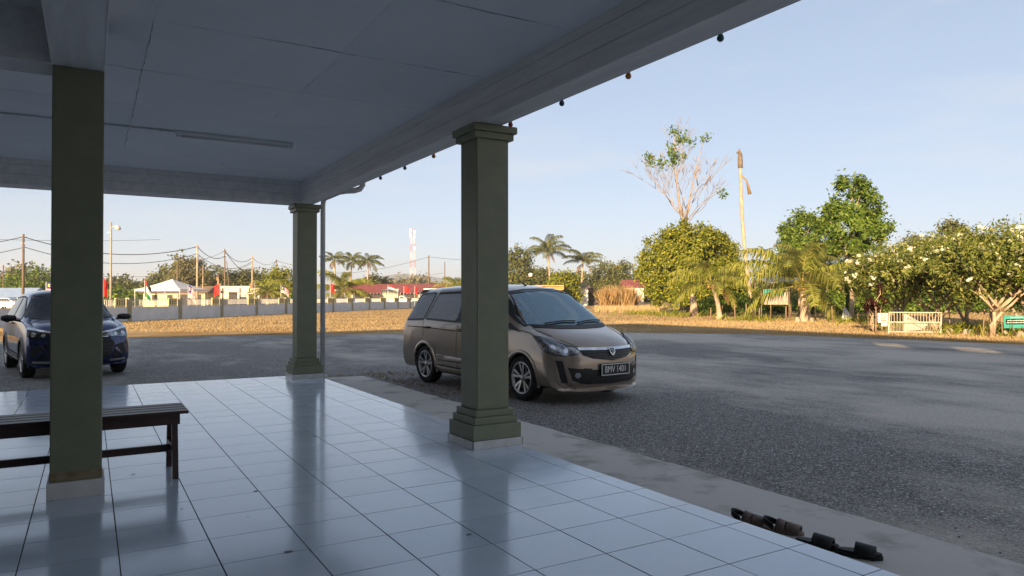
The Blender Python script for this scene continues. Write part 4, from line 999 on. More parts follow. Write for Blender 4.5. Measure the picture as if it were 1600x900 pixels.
# big round mango tree
broadleaf('mango_tree', 'huge round yellow green tree spreading low beyond the dry verge', at(1078, 66), 2.0, [((0, 0, 4.6), (5.0, 4.4, 3.3)), ((-2.6, 0, 3.4), (2.9, 2.8, 2.6)), ((2.8, 0, 4.0), (2.7, 2.8, 2.9)), ((-.6, -1, 6.6), (3.1, 2.8, 1.5)), ((1.6, 0, 6.1), (2.6, 2.5, 1.5)), ((-3.6, 0, 5.0), (1.7, 1.6, 1.3)), ((0, -2.4, 2.4), (4.4, 2.4, 1.9)), ((-3.4, -1, 2.0), (2.2, 2.2, 1.5)), ((3.2, -1, 2.2), (2.4, 2.2, 1.7))], 340, 44000, .29, .30, LF['mango'], MT['barkd'], .4, zmin=-.8)
# red leaved shrub
def cordyline():
    t = empty('red_shrub', at(1366, 29.9), 0, 'dark red leaved shrub left of the white gate', 'shrub'); b = B(); V = []
    for i in range(9):
        a = random.uniform(0, 6.28); e = Vector((math.cos(a)*random.uniform(.1, .5), math.sin(a)*random.uniform(.1, .5), random.uniform(1.1, 2.0))); limb(b, (0, 0, -.05), e, .022, .012, .2)
        for k in range(46):
            a = k*2.4; q = e+Vector((0, 0, -.35*random.random())); o = Vector((math.cos(a), math.sin(a), random.uniform(.0, 1.3))).normalized(); l = random.uniform(.22, .42); s = o.cross(Vector((0, 0, 1))).normalized()*.03
            m_ = q+o*l*.55; V += [q, m_+s, q+o*l+Vector((0, 0, -.10)), m_-s]
    b.obj('stems', MT['bark'], t, True); quads('leaves', np.array([tuple(v) for v in V]), LF['red'], t)
cordyline()
# coconut palms
palm('small coconut palm with a leaning yellowish trunk on the verge', at(1124, 48), 2.35, 3.3, 15, 'palm', (-.62, .1), .17, 1, nuts=6, up=.85)
palm('wide coconut palm with long drooping fronds before the tall tree', at(1256, 43), 2.15, 4.7, 16, 'palm', (-.15, .0), .22, 0, nuts=6, up=.8)
palm('small coconut palm hidden behind the wide one', at(1292, 55), 3.0, 3.4, 16, 'palmd', (.2, 0), .16, 2)
palm('tall feathery palm with dark fronds between the wide palm and the narrow tree', at(1262, 52), 3.4, 3.6, 20, 'palmd', (0, 0), .16, 2, up=.6)
palm('slim far palm between the dead trunk and the narrow tree', at(1193, 130), 9.5, 2.2, 16, 'palmd', (.3, 0), .13, 1)
palm('slim far palm just right of the other slim far palm', at(1218, 120), 7.6, 2.0, 14, 'palmd', (.2, 0), .12, 1)
# cut palm stump
b = B(); b.tube([(0, 0, -.1), (.02, 0, .6), (-.1, 0, 1.4), (-.16, .0, 1.75)], [.36, .30, .24, .03], 12); tag(b.obj('palm_stump', MT['bark'], None, True, at(1084, 54)), 'pointed pale palm stump left of the leaning small palm', 'stump')
# dead bare tree with a few green tufts
def dead_tree():
    rr = random.Random(4); loc = at(1068, 82); t = empty('dead_tree', loc, 0, 'tall bare leafless tree with green tufts at its top behind the round tree', 'tree'); b = B(); tf = []
    def grow(p, d, L, r, k):
        q = p+d*L; mid = p.lerp(q, .5)+Vector((rr.gauss(0, .05), rr.gauss(0, .05), 0))*L; r = max(r, .015); b.tube([p, mid, q], [r, r*.9, r*.75], 4)
        if k == 0: return
        for i in range(3 if rr.random() < .35 else 2):
            a = rr.uniform(0, 6.28); e = Vector((math.cos(a), math.sin(a)*.8, rr.uniform(-.1, .3))); grow(q, (d*.9+e*rr.uniform(.3, .62)+Vector((0, 0, .10))).normalized(), L*rr.uniform(.66, .88), r*.62, k-1)
    b.tube([(0, 0, -.1), (.1, 0, 5), (.15, 0, 9.5)], [.5, .42, .36], 10); top = Vector((.15, 0, 9.5))
    for i in range(8):
        a = i*.785+rr.uniform(-.3, .3); grow(top+Vector((0, 0, rr.uniform(-.3, 1.2))), Vector((math.cos(a)*.62, math.sin(a)*.5, rr.uniform(.5, 1.1))).normalized(), rr.uniform(2.1, 3.0), .07, 4)
    ax = Vector((math.cos(YAW), -math.sin(YAW), 0))
    main = [top, top+ax*-.6+Vector((0, 0, 3)), top+ax*-1.0+Vector((0, 0, 7)), top+ax*-1.15+Vector((0, 0, 11.3))]; b.tube(main, [.22, .14, .09, .04], 7)
    m2 = [top, top+ax*.6+Vector((0, 0, 3)), top+ax*1.2+Vector((0, 0, 6)), top+ax*2.4+Vector((0, 0, 10.4))]; b.tube(m2, [.18, .11, .07, .03], 6)
    for i in range(14): grow(Vector(main[1]).lerp(main[3], rr.uniform(0, .8)), Vector((rr.gauss(0, .5), rr.gauss(0, .5), .8)).normalized(), 1.6, .03, 2)
    b.obj('trunk', mat('grey_twig', (.20, .155, .125), (.32, .255, .20), 4, .9), t, True)
    C = [main[3]+Vector((0, 0, -.3)), main[3]+ax*.5+Vector((0, 0, -1.3)), main[3]+ax*1.2+Vector((0, 0, -1.0)), main[3]+ax*2.0+Vector((0, 0, -1.5)), m2[3], main[3]+ax*-.2+Vector((0, 0, -2.2)), main[2]+ax*-.4+Vector((0, 0, 1.3)), main[2]+ax*.8+Vector((0, 0, 1.2)), main[2]+ax*-1.6+Vector((0, 0, .3)), main[2]+ax*-2.8+Vector((0, 0, .6)), main[2]+ax*-3.0+Vector((0, 0, 1.2)), main[3]+ax*.3+Vector((0, 0, -3.2)), top+ax*4.4+Vector((0, 0, 3.9)), main[2]+ax*-.2+Vector((0, 0, .5))]
    tag(scatter_quads('tufts', clumps(np.array([tuple(v) for v in C]), 700, .32), .42, LF['teak'], .2, .5, t), kind='stuff')
dead_tree()
# dead palm trunk
b = B(); dt = empty('dead_palm_trunk', at(1176, 58), 0, 'tall leaning headless dead palm trunk right of the round tree', 'trunk')
ax = Vector((math.cos(YAW), -math.sin(YAW), 0)); P = []; hh = zat(1157, 240, 58)-GZ
for i in range(25): q = i/24; P.append(ax*(-.95*q-.12*math.sin(q*3.1)*2)*1.0+Vector((0, 0, hh*q-.05)))
b.tube(P, [.155-.045*i/24+(.02 if i % 2 else 0) for i in range(25)], 9); b.obj('trunk', MT['bark'], dt, True)
b = B(); b.tube([P[-1]+Vector((0, 0, .0)), P[-1]+ax*-.12+Vector((0, 0, .35)), P[-1]+ax*-.28+Vector((0, 0, .1))], [.17, .15, .05], 7); b.tube([P[-3], P[-2], P[-1]], [.19, .2, .17], 8); b.obj('burnt_top', MT['barkd'], dt, True)
b = B(); b.tube([P[-4], P[-4]+ax*.5+Vector((0, 0, -.5)), P[-4]+ax*.75+Vector((0, 0, -1.6))], [.08, .06, .15], 6); b.obj('hanging_husk', LF['dry'], dt, True)
# ------------------------------------------------------------------ behind the people carrier
palm('tall windswept coconut palm above the orange roof', at(860, 140), 10.2, 5.6, 18, 'palmd', (-.6, 0), .2, 2, up=.75)
palm('coconut palm with upright fronds right of the windswept one', at(908, 150), 8.6, 5.0, 16, 'palmd', (.5, 0), .2, 3, up=.7)
broadleaf('round_tree', 'slender pale green tree beside the middle column', at(808, 135), 4, [((0, 0, 5.5), (3.2, 3, 3.2)), ((.3, 0, 8.6), (2.4, 2.2, 2.4)), ((-.6, 0, 2.8), (3.2, 3, 2.0))], 150, 6500, .5, .5, LF['far'], MT['bark'], .25)
broadleaf('round_tree', 'bright yellow green bushy tree left of the white house', at(880, 118), 1.5, [((0, 0, 3.6), (2.6, 2.4, 2.1)), ((-.8, 0, 2.2), (2.4, 2.2, 1.8)), ((1.2, 0, 1.9), (2.3, 2.2, 1.6))], 150, 7500, .42, .42, LF['mango'], MT['barkd'], .2)
broadleaf('round_tree', 'dark dense tree behind the windswept coconut palm', at(838, 165), 3, [((0, 0, 5.2), (4.6, 3.5, 2.6)), ((2.6, 0, 4.4), (3.2, 3, 2.4))], 120, 5000, .6, .6, LF['far'], MT['barkd'], .3)
broadleaf('round_tree', 'grey green bush right of the white house', at(947, 128), 1.2, [((0, 0, 2.8), (2.4, 2.2, 1.9)), ((-1.6, 0, 2.2), (2.2, 2, 1.7)), ((2.0, 0, 3.2), (2.2, 2, 2.0))], 110, 5200, .42, .42, LF['far'], MT['barkd'], .2)
broadleaf('round_tree', 'broad hazy grey green tree behind the tall dry stalks', at(965, 175), 3, [((-3, 0, 7.0), (5, 4, 3.4)), ((3.4, 0, 7.0), (5.4, 4, 3.2)), ((0, 0, 4.4), (6.5, 4, 3))], 170, 7500, .6, .6, LF['far'], MT['barkd'], .3)
for k, (px, dd, hh, lab) in enumerate([(690, 115, 2.4, 'spreading young coconut palm left of the middle column'), (738, 118, 2.8, 'young coconut palm behind the middle column')]):
    palm(lab, at(px+25, dd), hh, 4.2, 20, 'palm', (0, 0), .2, 2, up=1.0)
# ------------------------------------------------------------------ beyond the wall
for px, py, dd, lab in ((524, 407, 130, 'leftmost of the three tall coconut palms above the red roof'), (547, 409, 138, 'middle of the three tall coconut palms above the red roof'), (574, 410, 126, 'rightmost of the three tall coconut palms above the red roof')):
    palm(lab, at(px, dd), zat(px, py, dd)-GZ, 3.0, 20, 'palmd', (random.uniform(-.5, .5), 0), .2, 3, 'palm tree', 'tall coconut palms by the red roofed shop')
palm('bushy bright coconut palm standing in front of the red roofed shop', at(535, 100), 2.4, 4.9, 22, 'palm', (0, 0), .28, 2, up=.95)
palm('low bushy palm left of the far column', at(418, 104), 2.2, 3.4, 20, 'palm', (0, 0), .25, 3)
palm('low bushy palm next to the far column', at(440, 112), 2.6, 3.4, 18, 'palm', (0, 0), .25, 3)
palm('far dark palm rising behind the pale shops', at(341, 140), 6.2, 3.0, 16, 'palmd', (0, 0), .2, 2)
palm('far dark palm over the end of the red roof', at(600, 150), 4.2, 2.8, 16, 'palmd', (0, 0), .2, 2)
broadleaf('round_tree', 'yellowish round tree beside the far column', at(444, 122), 2, [((0, 0, 4.0), (3.0, 2.6, 2.5)), ((-1.8, 0, 3.2), (2.2, 2, 1.8))], 110, 5000, .42, .45, LF['mango'], MT['barkd'], .2)
broadleaf('round_tree', 'tall brownish tree behind the white canopy tent', at(300, 140), 4, [((0, 0, 6.4), (3.0, 2.8, 2.8)), ((1.8, 0, 4.4), (2.6, 2.4, 2.2)), ((-1.6, 0, 4.6), (2.4, 2.2, 2.2))], 130, 5000, .45, .5, LF['fardry_haze'], MT['barkd'], .25)
broadleaf('round_tree', 'dark green tree behind the pale shops', at(388, 145), 3, [((0, 0, 4.6), (3.6, 3, 2.4)), ((-3.4, 0, 4.4), (2.8, 2.6, 2.2))], 130, 5000, .5, .5, LF['far'], MT['barkd'], .25)
broadleaf('round_tree', 'dark small tree behind the rightmost tall coconut palm', at(586, 150), 2, [((0, 0, 3.6), (2.6, 2.4, 2.4))], 60, 2400, .45, .45, LF['far'], MT['barkd'], .2)
broadleaf('round_tree', 'green round tree behind the dark blue car', at(62, 150), 3, [((0, 0, 4.8), (5.0, 3, 2.8)), ((-3, 0, 3.6), (4, 3, 2.4)), ((4.5, 0, 3.6), (3.6, 3, 2.4))], 170, 7000, .5, .55, LF['fresh'], MT['barkd'], .25)
# far woods, one mass on each side
def wood(label, px0, px1, d0, d1, h0, h1, n, m, name='far_wood'):
    C = []
    for i in range(n):
        px = random.uniform(px0, px1); dd = random.uniform(d0, d1); p = at(px, dd); h = random.uniform(h0, h1)*(.85+.25*math.sin(px*.05)+.2*math.sin(px*.021+2)); w = random.uniform(1.6, 3.6)*dd/170
        C.append(shell((p.x, p.y, h*.52), (w, w, h*.55), 16, .5))
    C = np.concatenate(C); C[:, 2] = np.maximum(C[:, 2], .2); L = clumps(C, len(C)*16, .55*(d0+d1)/340)
    tag(scatter_quads(name, L, .8*(d0+d1)/360, m, .3, .6), label, kind='stuff')
wood('far mixed woodland beyond the road on the left', -60, 470, 165, 230, 5.5, 9.5, 110, LF['far'])
wood('dry brownish woodland mixed in on the left', -60, 330, 170, 220, 5.0, 9.0, 45, LF['fardry_haze'])
wood('low green scrub under the woodland on the left', -60, 480, 135, 165, 2.2, 4.2, 70, LF['fresh'], 'far_scrub')
wood('distant pale woodland behind the red roofed shop', 560, 830, 330, 420, 7, 11, 80, LF['fardry_haze'])
wood('distant green woodland in the middle', 700, 1060, 200, 260, 6, 9.5, 70, LF['far'])
wood('woodland behind the palms and trees on the right', 1100, 1700, 85, 130, 3.4, 6.4, 130, LF['far'])
wood('low scrub filling the gaps under the trees on the right', 1090, 1700, 60, 78, 1.0, 2.4, 90, LF['teak'], 'far_scrub')
wood('taller woodland far right behind the frangipanis', 1380, 1720, 80, 110, 4.4, 7.0, 30, LF['far'])
broadleaf('round_tree', 'dark round topped tree rising behind the frangipanis', at(1487, 72), 4, [((0, 0, 6.3), (1.5, 1.5, 1.9)), ((.4, 0, 8.0), (1.0, 1.0, .9))], 70, 3000, .36, .35, LF['far'], MT['barkd'], .15)
broadleaf('round_tree', 'thin pale crowned far tree right of the round tree', at(1430, 110), 5, [((0, 0, 9.4), (2.4, 2.2, .9)), ((1.6, 0, 8.8), (2.0, 2, .8))], 40, 1100, .5, .45, LF['fardry_haze'], MT['barkd'], .15)
# tall dry stalks (maize) beside the house
P_ = []
for i in range(1500):
    px = random.uniform(940, 992); dd = random.uniform(96, 108); p = at(px, dd); P_.append((p.x, p.y, GZ))
V = blades(P_, 2.5, .10, .10); V2 = blades(P_, 2.0, .22, .35); tag(quads('dry_stalks', np.concatenate([V, V2]), LF['dry']), 'tall dry tan stalks in front of the round tree', kind='stuff')
# dry grass on the verge and the lawn
P_ = []
def sc(px0, px1, d0, d1, n, y_edge=True):
    for i in range(n):
        px = random.uniform(px0, px1); dd = math.exp(random.uniform(math.log(d0), math.log(d1))); p = at(px, dd); P_.append((p.x, p.y, GZ-.025))
sc(-20, 700, 31, 90, 60000); sc(900, 1650, 36, 90, 55000); sc(960, 1700, 24, 44, 45000)
# keep off the asphalt
def off(p):
    x, y = p[0], p[1]
    for (a, b2) in zip(edge[:-1], edge[1:]):
        if min(a[1], b2[1]) <= y <= max(a[1], b2[1]) and x > -19 and b2[0] > 19:
            xe = a[0]+(b2[0]-a[0])*(y-a[1])/(b2[1]-a[1]+1e-9); return x > xe+.25
    for (a, b2) in zip(edge[:-1], edge[1:]):
        if a[0] <= x <= b2[0]: return y > a[1]+(b2[1]-a[1])*(x-a[0])/(b2[0]-a[0]+1e-9)+.25
    return True
P_ = [p for p in P_ if off(p)]
tag(quads('dry_grass', blades(P_, .075, .016, .7), LF['straw']), 'short dry golden grass on the verges', kind='stuff')
P_ = []
sc(930, 1040, 70, 100, 5000); tag(quads('tall_grass', blades(P_, .42, .05, .5), LF['straw']), 'taller straw coloured grass before the round tree', kind='stuff')
P_ = []
for c0 in [(1060, 56), (1010, 62), (1410, 34), (1500, 31), (1580, 30), (1180, 46), (1340, 42)]:
    for i in range(260):
        p = at(c0[0]+random.gauss(0, 26), c0[1]+random.gauss(0, 2)); P_.append((p.x, p.y, GZ-.02))
P_ = [p for p in P_ if off(p)]
tag(quads('weeds', blades(P_, .36, .07, .7), LF['mango']), 'scattered green weeds along the yard edge', kind='stuff')
# ================================================================== boundary wall with posts
GM = dict(white=mat('wall_white', (.60, .61, .62), (.72, .72, .72), 1.5, .8, .002, 20), post=mat('post_olive', (.30, .27, .17), (.38, .34, .22), 4, .8), cream=mat('panel_cream', (.62, .50, .22), (.72, .60, .30), 5, .7),
          rail=mat('rail_white', (.55, .54, .50), None, rough=.5), dirty=mat('plaster_pale', (.55, .47, .34), (.68, .60, .46), .8, .85), redroof=mat('roof_red', (.17, .045, .04), (.26, .075, .06), 1.2, .6, stretch=(1, 1, 1)),
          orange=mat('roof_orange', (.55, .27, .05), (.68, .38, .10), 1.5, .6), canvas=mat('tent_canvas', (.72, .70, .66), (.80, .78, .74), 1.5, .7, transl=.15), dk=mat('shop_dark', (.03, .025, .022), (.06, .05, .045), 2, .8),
          brown=mat('old_wood', (.16, .10, .06), (.26, .18, .11), 4, .85), turq=mat('turquoise', (.03, .25, .20), (.06, .31, .26), 6, .5), signw=mat('sign_white', (.72, .70, .64), (.8, .78, .72), 5, .6), blue=mat('car_blue', (.02, .09, .26), None, rough=.3, coat=.5),
          red=mat('flag_red', (.62, .02, .015), None, rough=.7, transl=.3), fwhite=mat('flag_white', (.8, .8, .78), None, rough=.7, transl=.3), navy=mat('flag_navy', (.015, .02, .16), None, rough=.7, transl=.2), black=mat('flag_black', (.012, .012, .012), None, rough=.7), fgreen=mat('flag_green', (.01, .22, .06), None, rough=.7, transl=.2), yellow=mat('flag_yellow', (.75, .55, .03), None, rough=.7),
          zinc=mat('zinc_sheet', (.32, .33, .34), (.42, .42, .42), 2, .5, metal=.4), canv=mat('truck_canvas', (.38, .34, .24), (.46, .42, .31), 2, .8), cwhite=mat('car_white', (.72, .72, .71), None, rough=.3, coat=.5), fblue=mat('roof_blue', (.20, .28, .42), (.28, .36, .5), 2, .6))
P0, DV = Vector((2.1, 51.3, 0)), Vector((3.31, 3.81, 0)); WD = DV.normalized(); WN = Vector((WD.y, -WD.x, 0)); SP = DV.length
WM = Matrix(((WD.x, WN.x, 0, P0.x), (WD.y, WN.y, 0, P0.y), (0, 0, 1, GZ), (0, 0, 0, 1)))
pw = empty('boundary_wall', (P0.x, P0.y, GZ), math.atan2(WD.y, WD.x), 'long white boundary wall with olive posts and cream slotted panels', 'wall')
def lbox(*a): return B().box(*a)
for i in range(-6, 16):
    u = i*SP
    bev(lbox(u-.14, u+.14, -.16, .16, -.1, 1.47).obj('post', GM['post'], pw), .02, 1)
    lbox(u+.14, u+SP-.14, -.07, .07, -.1, .88).obj('wall_panel', GM['white'], pw)
    lbox(u+SP-1.15, u+SP-.30, -.05, .05, .882, 1.44).obj('cream_panel', GM['cream'], pw)
    for k in range(4):
        x = u+SP-1.05+k*.2; lbox(x, x+.06, -.058, -.0505, 1.02, 1.34).obj('slot', GM['dk'], pw)
    rl = B(); rl.box(u+.14, u+SP-1.15, -.02, .02, 1.36, 1.40); rl.box(u+.14, u+SP-1.15, -.02, .02, .92, .95)
    for k in range(24): x = u+.25+k*(SP-1.5)/23; rl.box(x-.012, x+.012, -.012, .012, .95, 1.36)
    tag(rl.obj('railing', GM['rail'], pw), kind='stuff')
# ================================================================== poles and overhead cables
def pole(px, py, d, label, r=.13, arm=1, lamp=False, m=None, lean=0):
    h = zat(px, py, d)-GZ; t = empty('lamp_post' if lamp else 'utility_pole', at(px, d), -YAW, label, 'lamp post' if lamp else 'pole', None if lamp else 'utility poles beyond the wall')
    B().tube([(0, 0, -.1), (lean*.5, 0, h*.5), (lean, 0, h)], [r, r*.85, r*.7], 8).obj('shaft', m or MT['polew'], t, True)
    if lamp:
        B().tube([(0, 0, h-.55), (.18, 0, h-.35), (.42, 0, h-.4)], .04, 6).obj('arm', GM['zinc'], t, True)
        o = B().lathe([(0, -.12), (.16, -.11), (.27, 0), (.2, .16), (0, .2)], 16).obj('lamp_head', mat('lamp_cream', (.6, .55, .42), None, rough=.3), t, True); o.location = (.55, 0, h-.5); o.rotation_euler = (0, R(35), 0)
        B().box(-.3, .02, -.04, .04, h-.9, h-.84).obj('bracket', GM['zinc'], t)
    for k in range(arm):
        z = h-.35-k*.9; B().box(-.32 if k == 0 else -.2, .32 if k == 0 else .2, -.05, .05, z, z+.09).obj('crossarm', MT['polew'], t)
        for s in (-.25, .25): B().lathe([(0, 0), (.045, .01), (.04, .10), (0, .12)], 8, (s*(1 if k == 0 else .6), 0, z+.09)).obj('insulator', GM['signw'], t, True)
    return t.location+Vector((0, 0, h-.3))
PO = {}
PO['a'] = pole(36, 366, 86, 'dark wooden utility pole above the roof of the blue car', .17, 2)
PO['b'] = pole(308, 382, 100, 'tall wooden utility pole at the right edge of the white tent', .16, 2, m=MT['bark'])
PO['c'] = pole(351, 389, 118, 'utility pole between the red flag and the pale shops', .15, 2)
PO['d'] = pole(394, 400, 120, 'utility pole in front of the pale shops, next left of the palms', .15, 1, m=MT['bark'])
PO['e'] = pole(432, 405, 150, 'thin utility pole just left of the far column', .12, 1)
PO['f'] = pole(281, 401, 140, 'dark utility pole behind the tent peak, taller of a pair', .18, 1)
pole(277, 415, 136, 'dark utility pole behind the tent peak, shorter of a pair', .17, 0)
pole(317, 415, 104, 'slim pale pole right of the tall pole by the tent', .09, 0, m=MT['bark'])
PO['g'] = pole(670, 399, 150, 'wooden utility pole between the telecom tower and the people carrier', .17, 1)
PO['h'] = pole(695, 409, 160, 'thin grey pole left of the middle column', .13, 0)
PO['i'] = pole(5, 414, 120, 'thin utility pole at the left edge of the picture', .12, 1)
pole(361, 408, 125, 'thin leaning stay pole beside the red flag pole', .09, 0, lean=-.8)
pole(173, 347, 60, 'grey street lamp post just right of the plain column', .10, 0, True, mat('post_concrete', (.22, .20, .17), (.32, .29, .25), 4, .8))
pole(978, 300, 140, 'hidden', .01, 0) if False else None
def wire(label, a, b, sag, r=.035, n=18):
    a, b = Vector(a), Vector(b); P = [a.lerp(b, i/n)+Vector((0, 0, -sag*4*(i/n)*(1-i/n))) for i in range(n+1)]
    tag(B().tube(P, r, 5).obj('overhead_cable', MT['cable']), label, 'cable', 'overhead cables')
dn = lambda v, z: v+Vector((0, 0, -z))
wl = at(-140, 90, PO['a'].z-1.1)
wire('upper cable running left from the dark pole above the blue car', wl, PO['a'], .5, .05)
wire('lower cable running left from the dark pole above the blue car', dn(wl, 1.4), dn(PO['a'], 1.3), .5, .04)
wire('thick upper cable between the dark pole and the pole by the tent', PO['a'], PO['b'], 1.6, .05)
wire('lower cable between the dark pole and the pole by the tent', dn(PO['a'], 1.2), dn(PO['b'], 1.0), 1.7, .04)
wire('thin high cable passing above the dark pole', at(-120, 95, 9.6), at(250, 130, 12.0), .4, .025)
wire('cable from the pole by the tent down to the next pole', PO['b'], dn(PO['c'], .9), .9, .05)
wire('cable from the tent pole to the pole before the shops', dn(PO['b'], 1.0), dn(PO['d'], .6), 1.6, .035)
wire('slack cable between the second and third poles', PO['c'], PO['d'], 1.2, .045)
wire('long slack cable from the shop pole to the thin pole', PO['c'], PO['e'], 3.6, .05)
wire('upper slack cable from the third pole to the thin pole', PO['d'], PO['e'], 1.0, .03)
wire('cable running from the thin pole behind the far column', PO['e'], at(540, 165, 7.2), .6, .03)
wire('cable from behind the coconut palms to the pole by the tower', at(520, 160, 6.6), PO['g'], .7, .035)
wire('cable from the pole by the tower towards the middle column', PO['g'], at(800, 160, 10.0), .5, .035)
wire('lower cable from the pole by the tower to the left', dn(PO['h'], 2.2), at(520, 160, 5.4), .5, .03)
wire('low cable crossing the wood behind the blue car', at(-60, 130, 7.0), at(260, 135, 5.4), .6, .03)
wire('lowest cable crossing the wood behind the blue car', at(-60, 128, 5.6), at(300, 135, 4.6), .5, .03)
wire('cable between the pair of dark poles and the third pole', PO['f'], PO['c'], .9, .03)
wire('lower cable between the pair of dark poles and the shop pole', dn(PO['f'], .8), dn(PO['d'], .9), 2.0, .03)
# ================================================================== flags
def flag(px, py, d, kind, label, w=1.3, h=.85, hang=.5, ph=None):
    z = zat(px, py, d); t = empty('flag', at(px, d), -YAW+R(random.uniform(-12, 12)), label, 'flag', 'flags along the wall'); H = z-GZ
    B().tube([(0, 0, -.1), (0, 0, H)], [.03, .022], 6).obj('flag_pole', GM['rail'], t, True)
    def patch(name, u0, u1, v0, v1, m, dz=0):
        V = []; n = 10; k = 6
        for i in range(n+1):
            for j in range(k+1):
                u = u0+(u1-u0)*i/n; v = v0+(v1-v0)*j/k
                V.append((u*w*.86+.02, .12*math.sin(u*7+v*2)*u+.05*u*math.sin(v*9)+dz, H-.05-v*h-hang*h*u*u*.9))
        F = [(i*(k+1)+j, (i+1)*(k+1)+j, (i+1)*(k+1)+j+1, i*(k+1)+j+1) for i in range(n) for j in range(k)]
        mk(name, V, F, m, t, True)
    if kind == 'red': patch('cloth', 0, 1, 0, 1, GM['red'])
    elif kind == 'stripes':
        for i in range(14): patch('stripe', 0 if i > 7 else .5, 1, i/14, (i+1)/14, GM['red'] if i % 2 == 0 else GM['fwhite'])
        patch('canton', 0, .5, 0, 8/14, GM['navy']); patch('crescent', .12, .24, .15, .42, GM['yellow'], -.012)
    elif kind == 'tri':
        for i, m in enumerate((GM['black'], GM['fwhite'], GM['fgreen'])): patch('stripe', .22, 1, i/3, (i+1)/3, m)
        patch('hoist', 0, .22, 0, 1, GM['red'])
    elif kind == 'dark': patch('cloth', 0, 1, 0, 1, GM['brown'])
    elif kind == 'rw':
        patch('stripe', 0, 1, 0, .5, GM['red']); patch('stripe', 0, 1, .5, 1, GM['fwhite'])
flag(72, 440, 56, 'stripes', 'red and white striped flag with navy corner behind the blue car', 1.2, .8, .8)
flag(161, 434, 54, 'red', 'narrow red flag right beside the plain column', .3, 1.3, .2)
flag(226, 437, 60, 'tri', 'black white green flag with red hoist left of the tent', .55, 1.4, .5)
flag(294, 445, 66, 'stripes', 'red and white striped flag at the right corner of the tent', .75, 1.1, .7)
flag(344, 443, 70, 'red', 'large bright red flag before the pale shops', -.85, 1.0, .35)
flag(398, 441, 76, 'dark', 'dark brown flag before the right end of the pale shops', -.7, .6, .2)
flag(439, 446, 82, 'stripes', 'pale striped flag just left of the far column', .95, .75, .9)
flag(516, 442, 84, 'red', 'small red pennant left of the bushy bright palm', .5, 1.0, .3)
flag(606, 445, 100, 'rw', 'small red and white flag above the pickup truck', 1.0, .5, .4)
flag(631, 447, 98, 'red', 'bright red flag right of the pickup truck', .8, .8, .3)
flag(648, 447, 98, 'red', 'narrow red flag nearest the people carrier', .3, 1.0, .2)
# ================================================================== tent, shops, houses
def local(name, px, d, label, cat, rz=0): return empty(name, at(px, d), -YAW+rz, label, cat)
t = local('canopy_tent', 269, 82, 'white pyramid canopy tent standing beyond the wall', 'tent', R(-8)); e = zat(269, 452, 82)-GZ; pk = zat(269, 436, 82)-GZ; w = 2.75
V = [(-w, -w, e), (w, -w, e), (w, w, e), (-w, w, e)]; N = 7; VV = []; FF = []
for s in range(4):
    a, b2 = Vector(V[s]), Vector(V[(s+1) % 4]); k0 = len(VV)
    for j in range(N+1):
        q = j/N
        for i in range(N+1):
            p = a.lerp(b2, i/N); c = Vector((0, 0, pk)); z = e+(pk-e)*(q**1.25)*1.0; r = 1-q; VV.append((p.x*r, p.y*r, z))
    FF += [(k0+j*(N+1)+i, k0+j*(N+1)+i+1, k0+(j+1)*(N+1)+i+1, k0+(j+1)*(N+1)+i) for j in range(N) for i in range(N)]
mk('canopy', VV, FF, GM['canvas'], t, True)
vl = B()
for s in range(4):
    a, b2 = Vector(V[s]), Vector(V[(s+1) % 4]); vl.add([a, b2, b2+Vector((0, 0, -.22)), a+Vector((0, 0, -.22))], [(0, 1, 2, 3)])
vl.obj('valance', GM['canvas'], t)
for x in (-w, w):
    for y in (-w, w): B().tube([(x*.985, y*.985, -.05), (x*.985, y*.985, e)], .04, 6).obj('pole', GM['rail'], t, True)
def house(name, label, px, d, w, dp, e, r, wall, roof, rz=0, wins=(), door=None, open_=(), ov=.5, flat=False, cat='house'):
    t = local(name, px, d, label, cat, rz)
    bx = B(); bx.box(-w/2, w/2, 0, dp, -.1, e); bx.obj('wall', wall, t)
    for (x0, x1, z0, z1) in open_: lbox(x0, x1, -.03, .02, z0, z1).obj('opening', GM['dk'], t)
    for (x0, x1, z0, z1) in wins:
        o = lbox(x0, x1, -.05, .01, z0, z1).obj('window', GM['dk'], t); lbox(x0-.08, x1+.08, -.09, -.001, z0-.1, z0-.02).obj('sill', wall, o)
    if door: x0, x1, z1 = door; lbox(x0, x1, -.06, .01, 0, z1).obj('door', GM['brown'], t)
    R_ = B()
    if flat: R_.box(-w/2-ov, w/2+ov, -ov, dp+ov, e+.002, e+r)
    else:
        a = [(-w/2-ov, -ov, e-.12), (w/2+ov, -ov, e-.12), (w/2+ov, dp+ov, e-.12), (-w/2-ov, dp+ov, e-.12), (-w/2-ov*.6, dp/2, e+r), (w/2+ov*.6, dp/2, e+r)]
        R_.add([Vector(v) for v in a], [(0, 1, 5, 4), (2, 3, 4, 5), (0, 4, 3), (1, 2, 5), (3, 2, 1, 0)])
    R_.obj('roof', roof, t)
    return t
hs = house('shop_row', 'long low shop row under a dark red roof behind the wall', 640, 122, 21, 7, 2.35, 1.5, GM['dirty'], GM['redroof'], 0, (), None, [(-9.5, -4.2, .2, 2.1), (-3.6, 1.5, .2, 2.1), (2.1, 9.8, .2, 2.1)], 1.2, cat='shop')
for i in range(8): B().box(-10+i*2.86-.06, -10+i*2.86+.06, -1.05, -.93, -.1, 2.25).obj('veranda_post', GM['brown'], hs)
for i in range(42): B().box(-11.5+i*.56, -11.5+i*.56+.05, -1.23, -1.19, 2.05, 2.22).obj('roof_edge_lath', GM['signw'], hs)
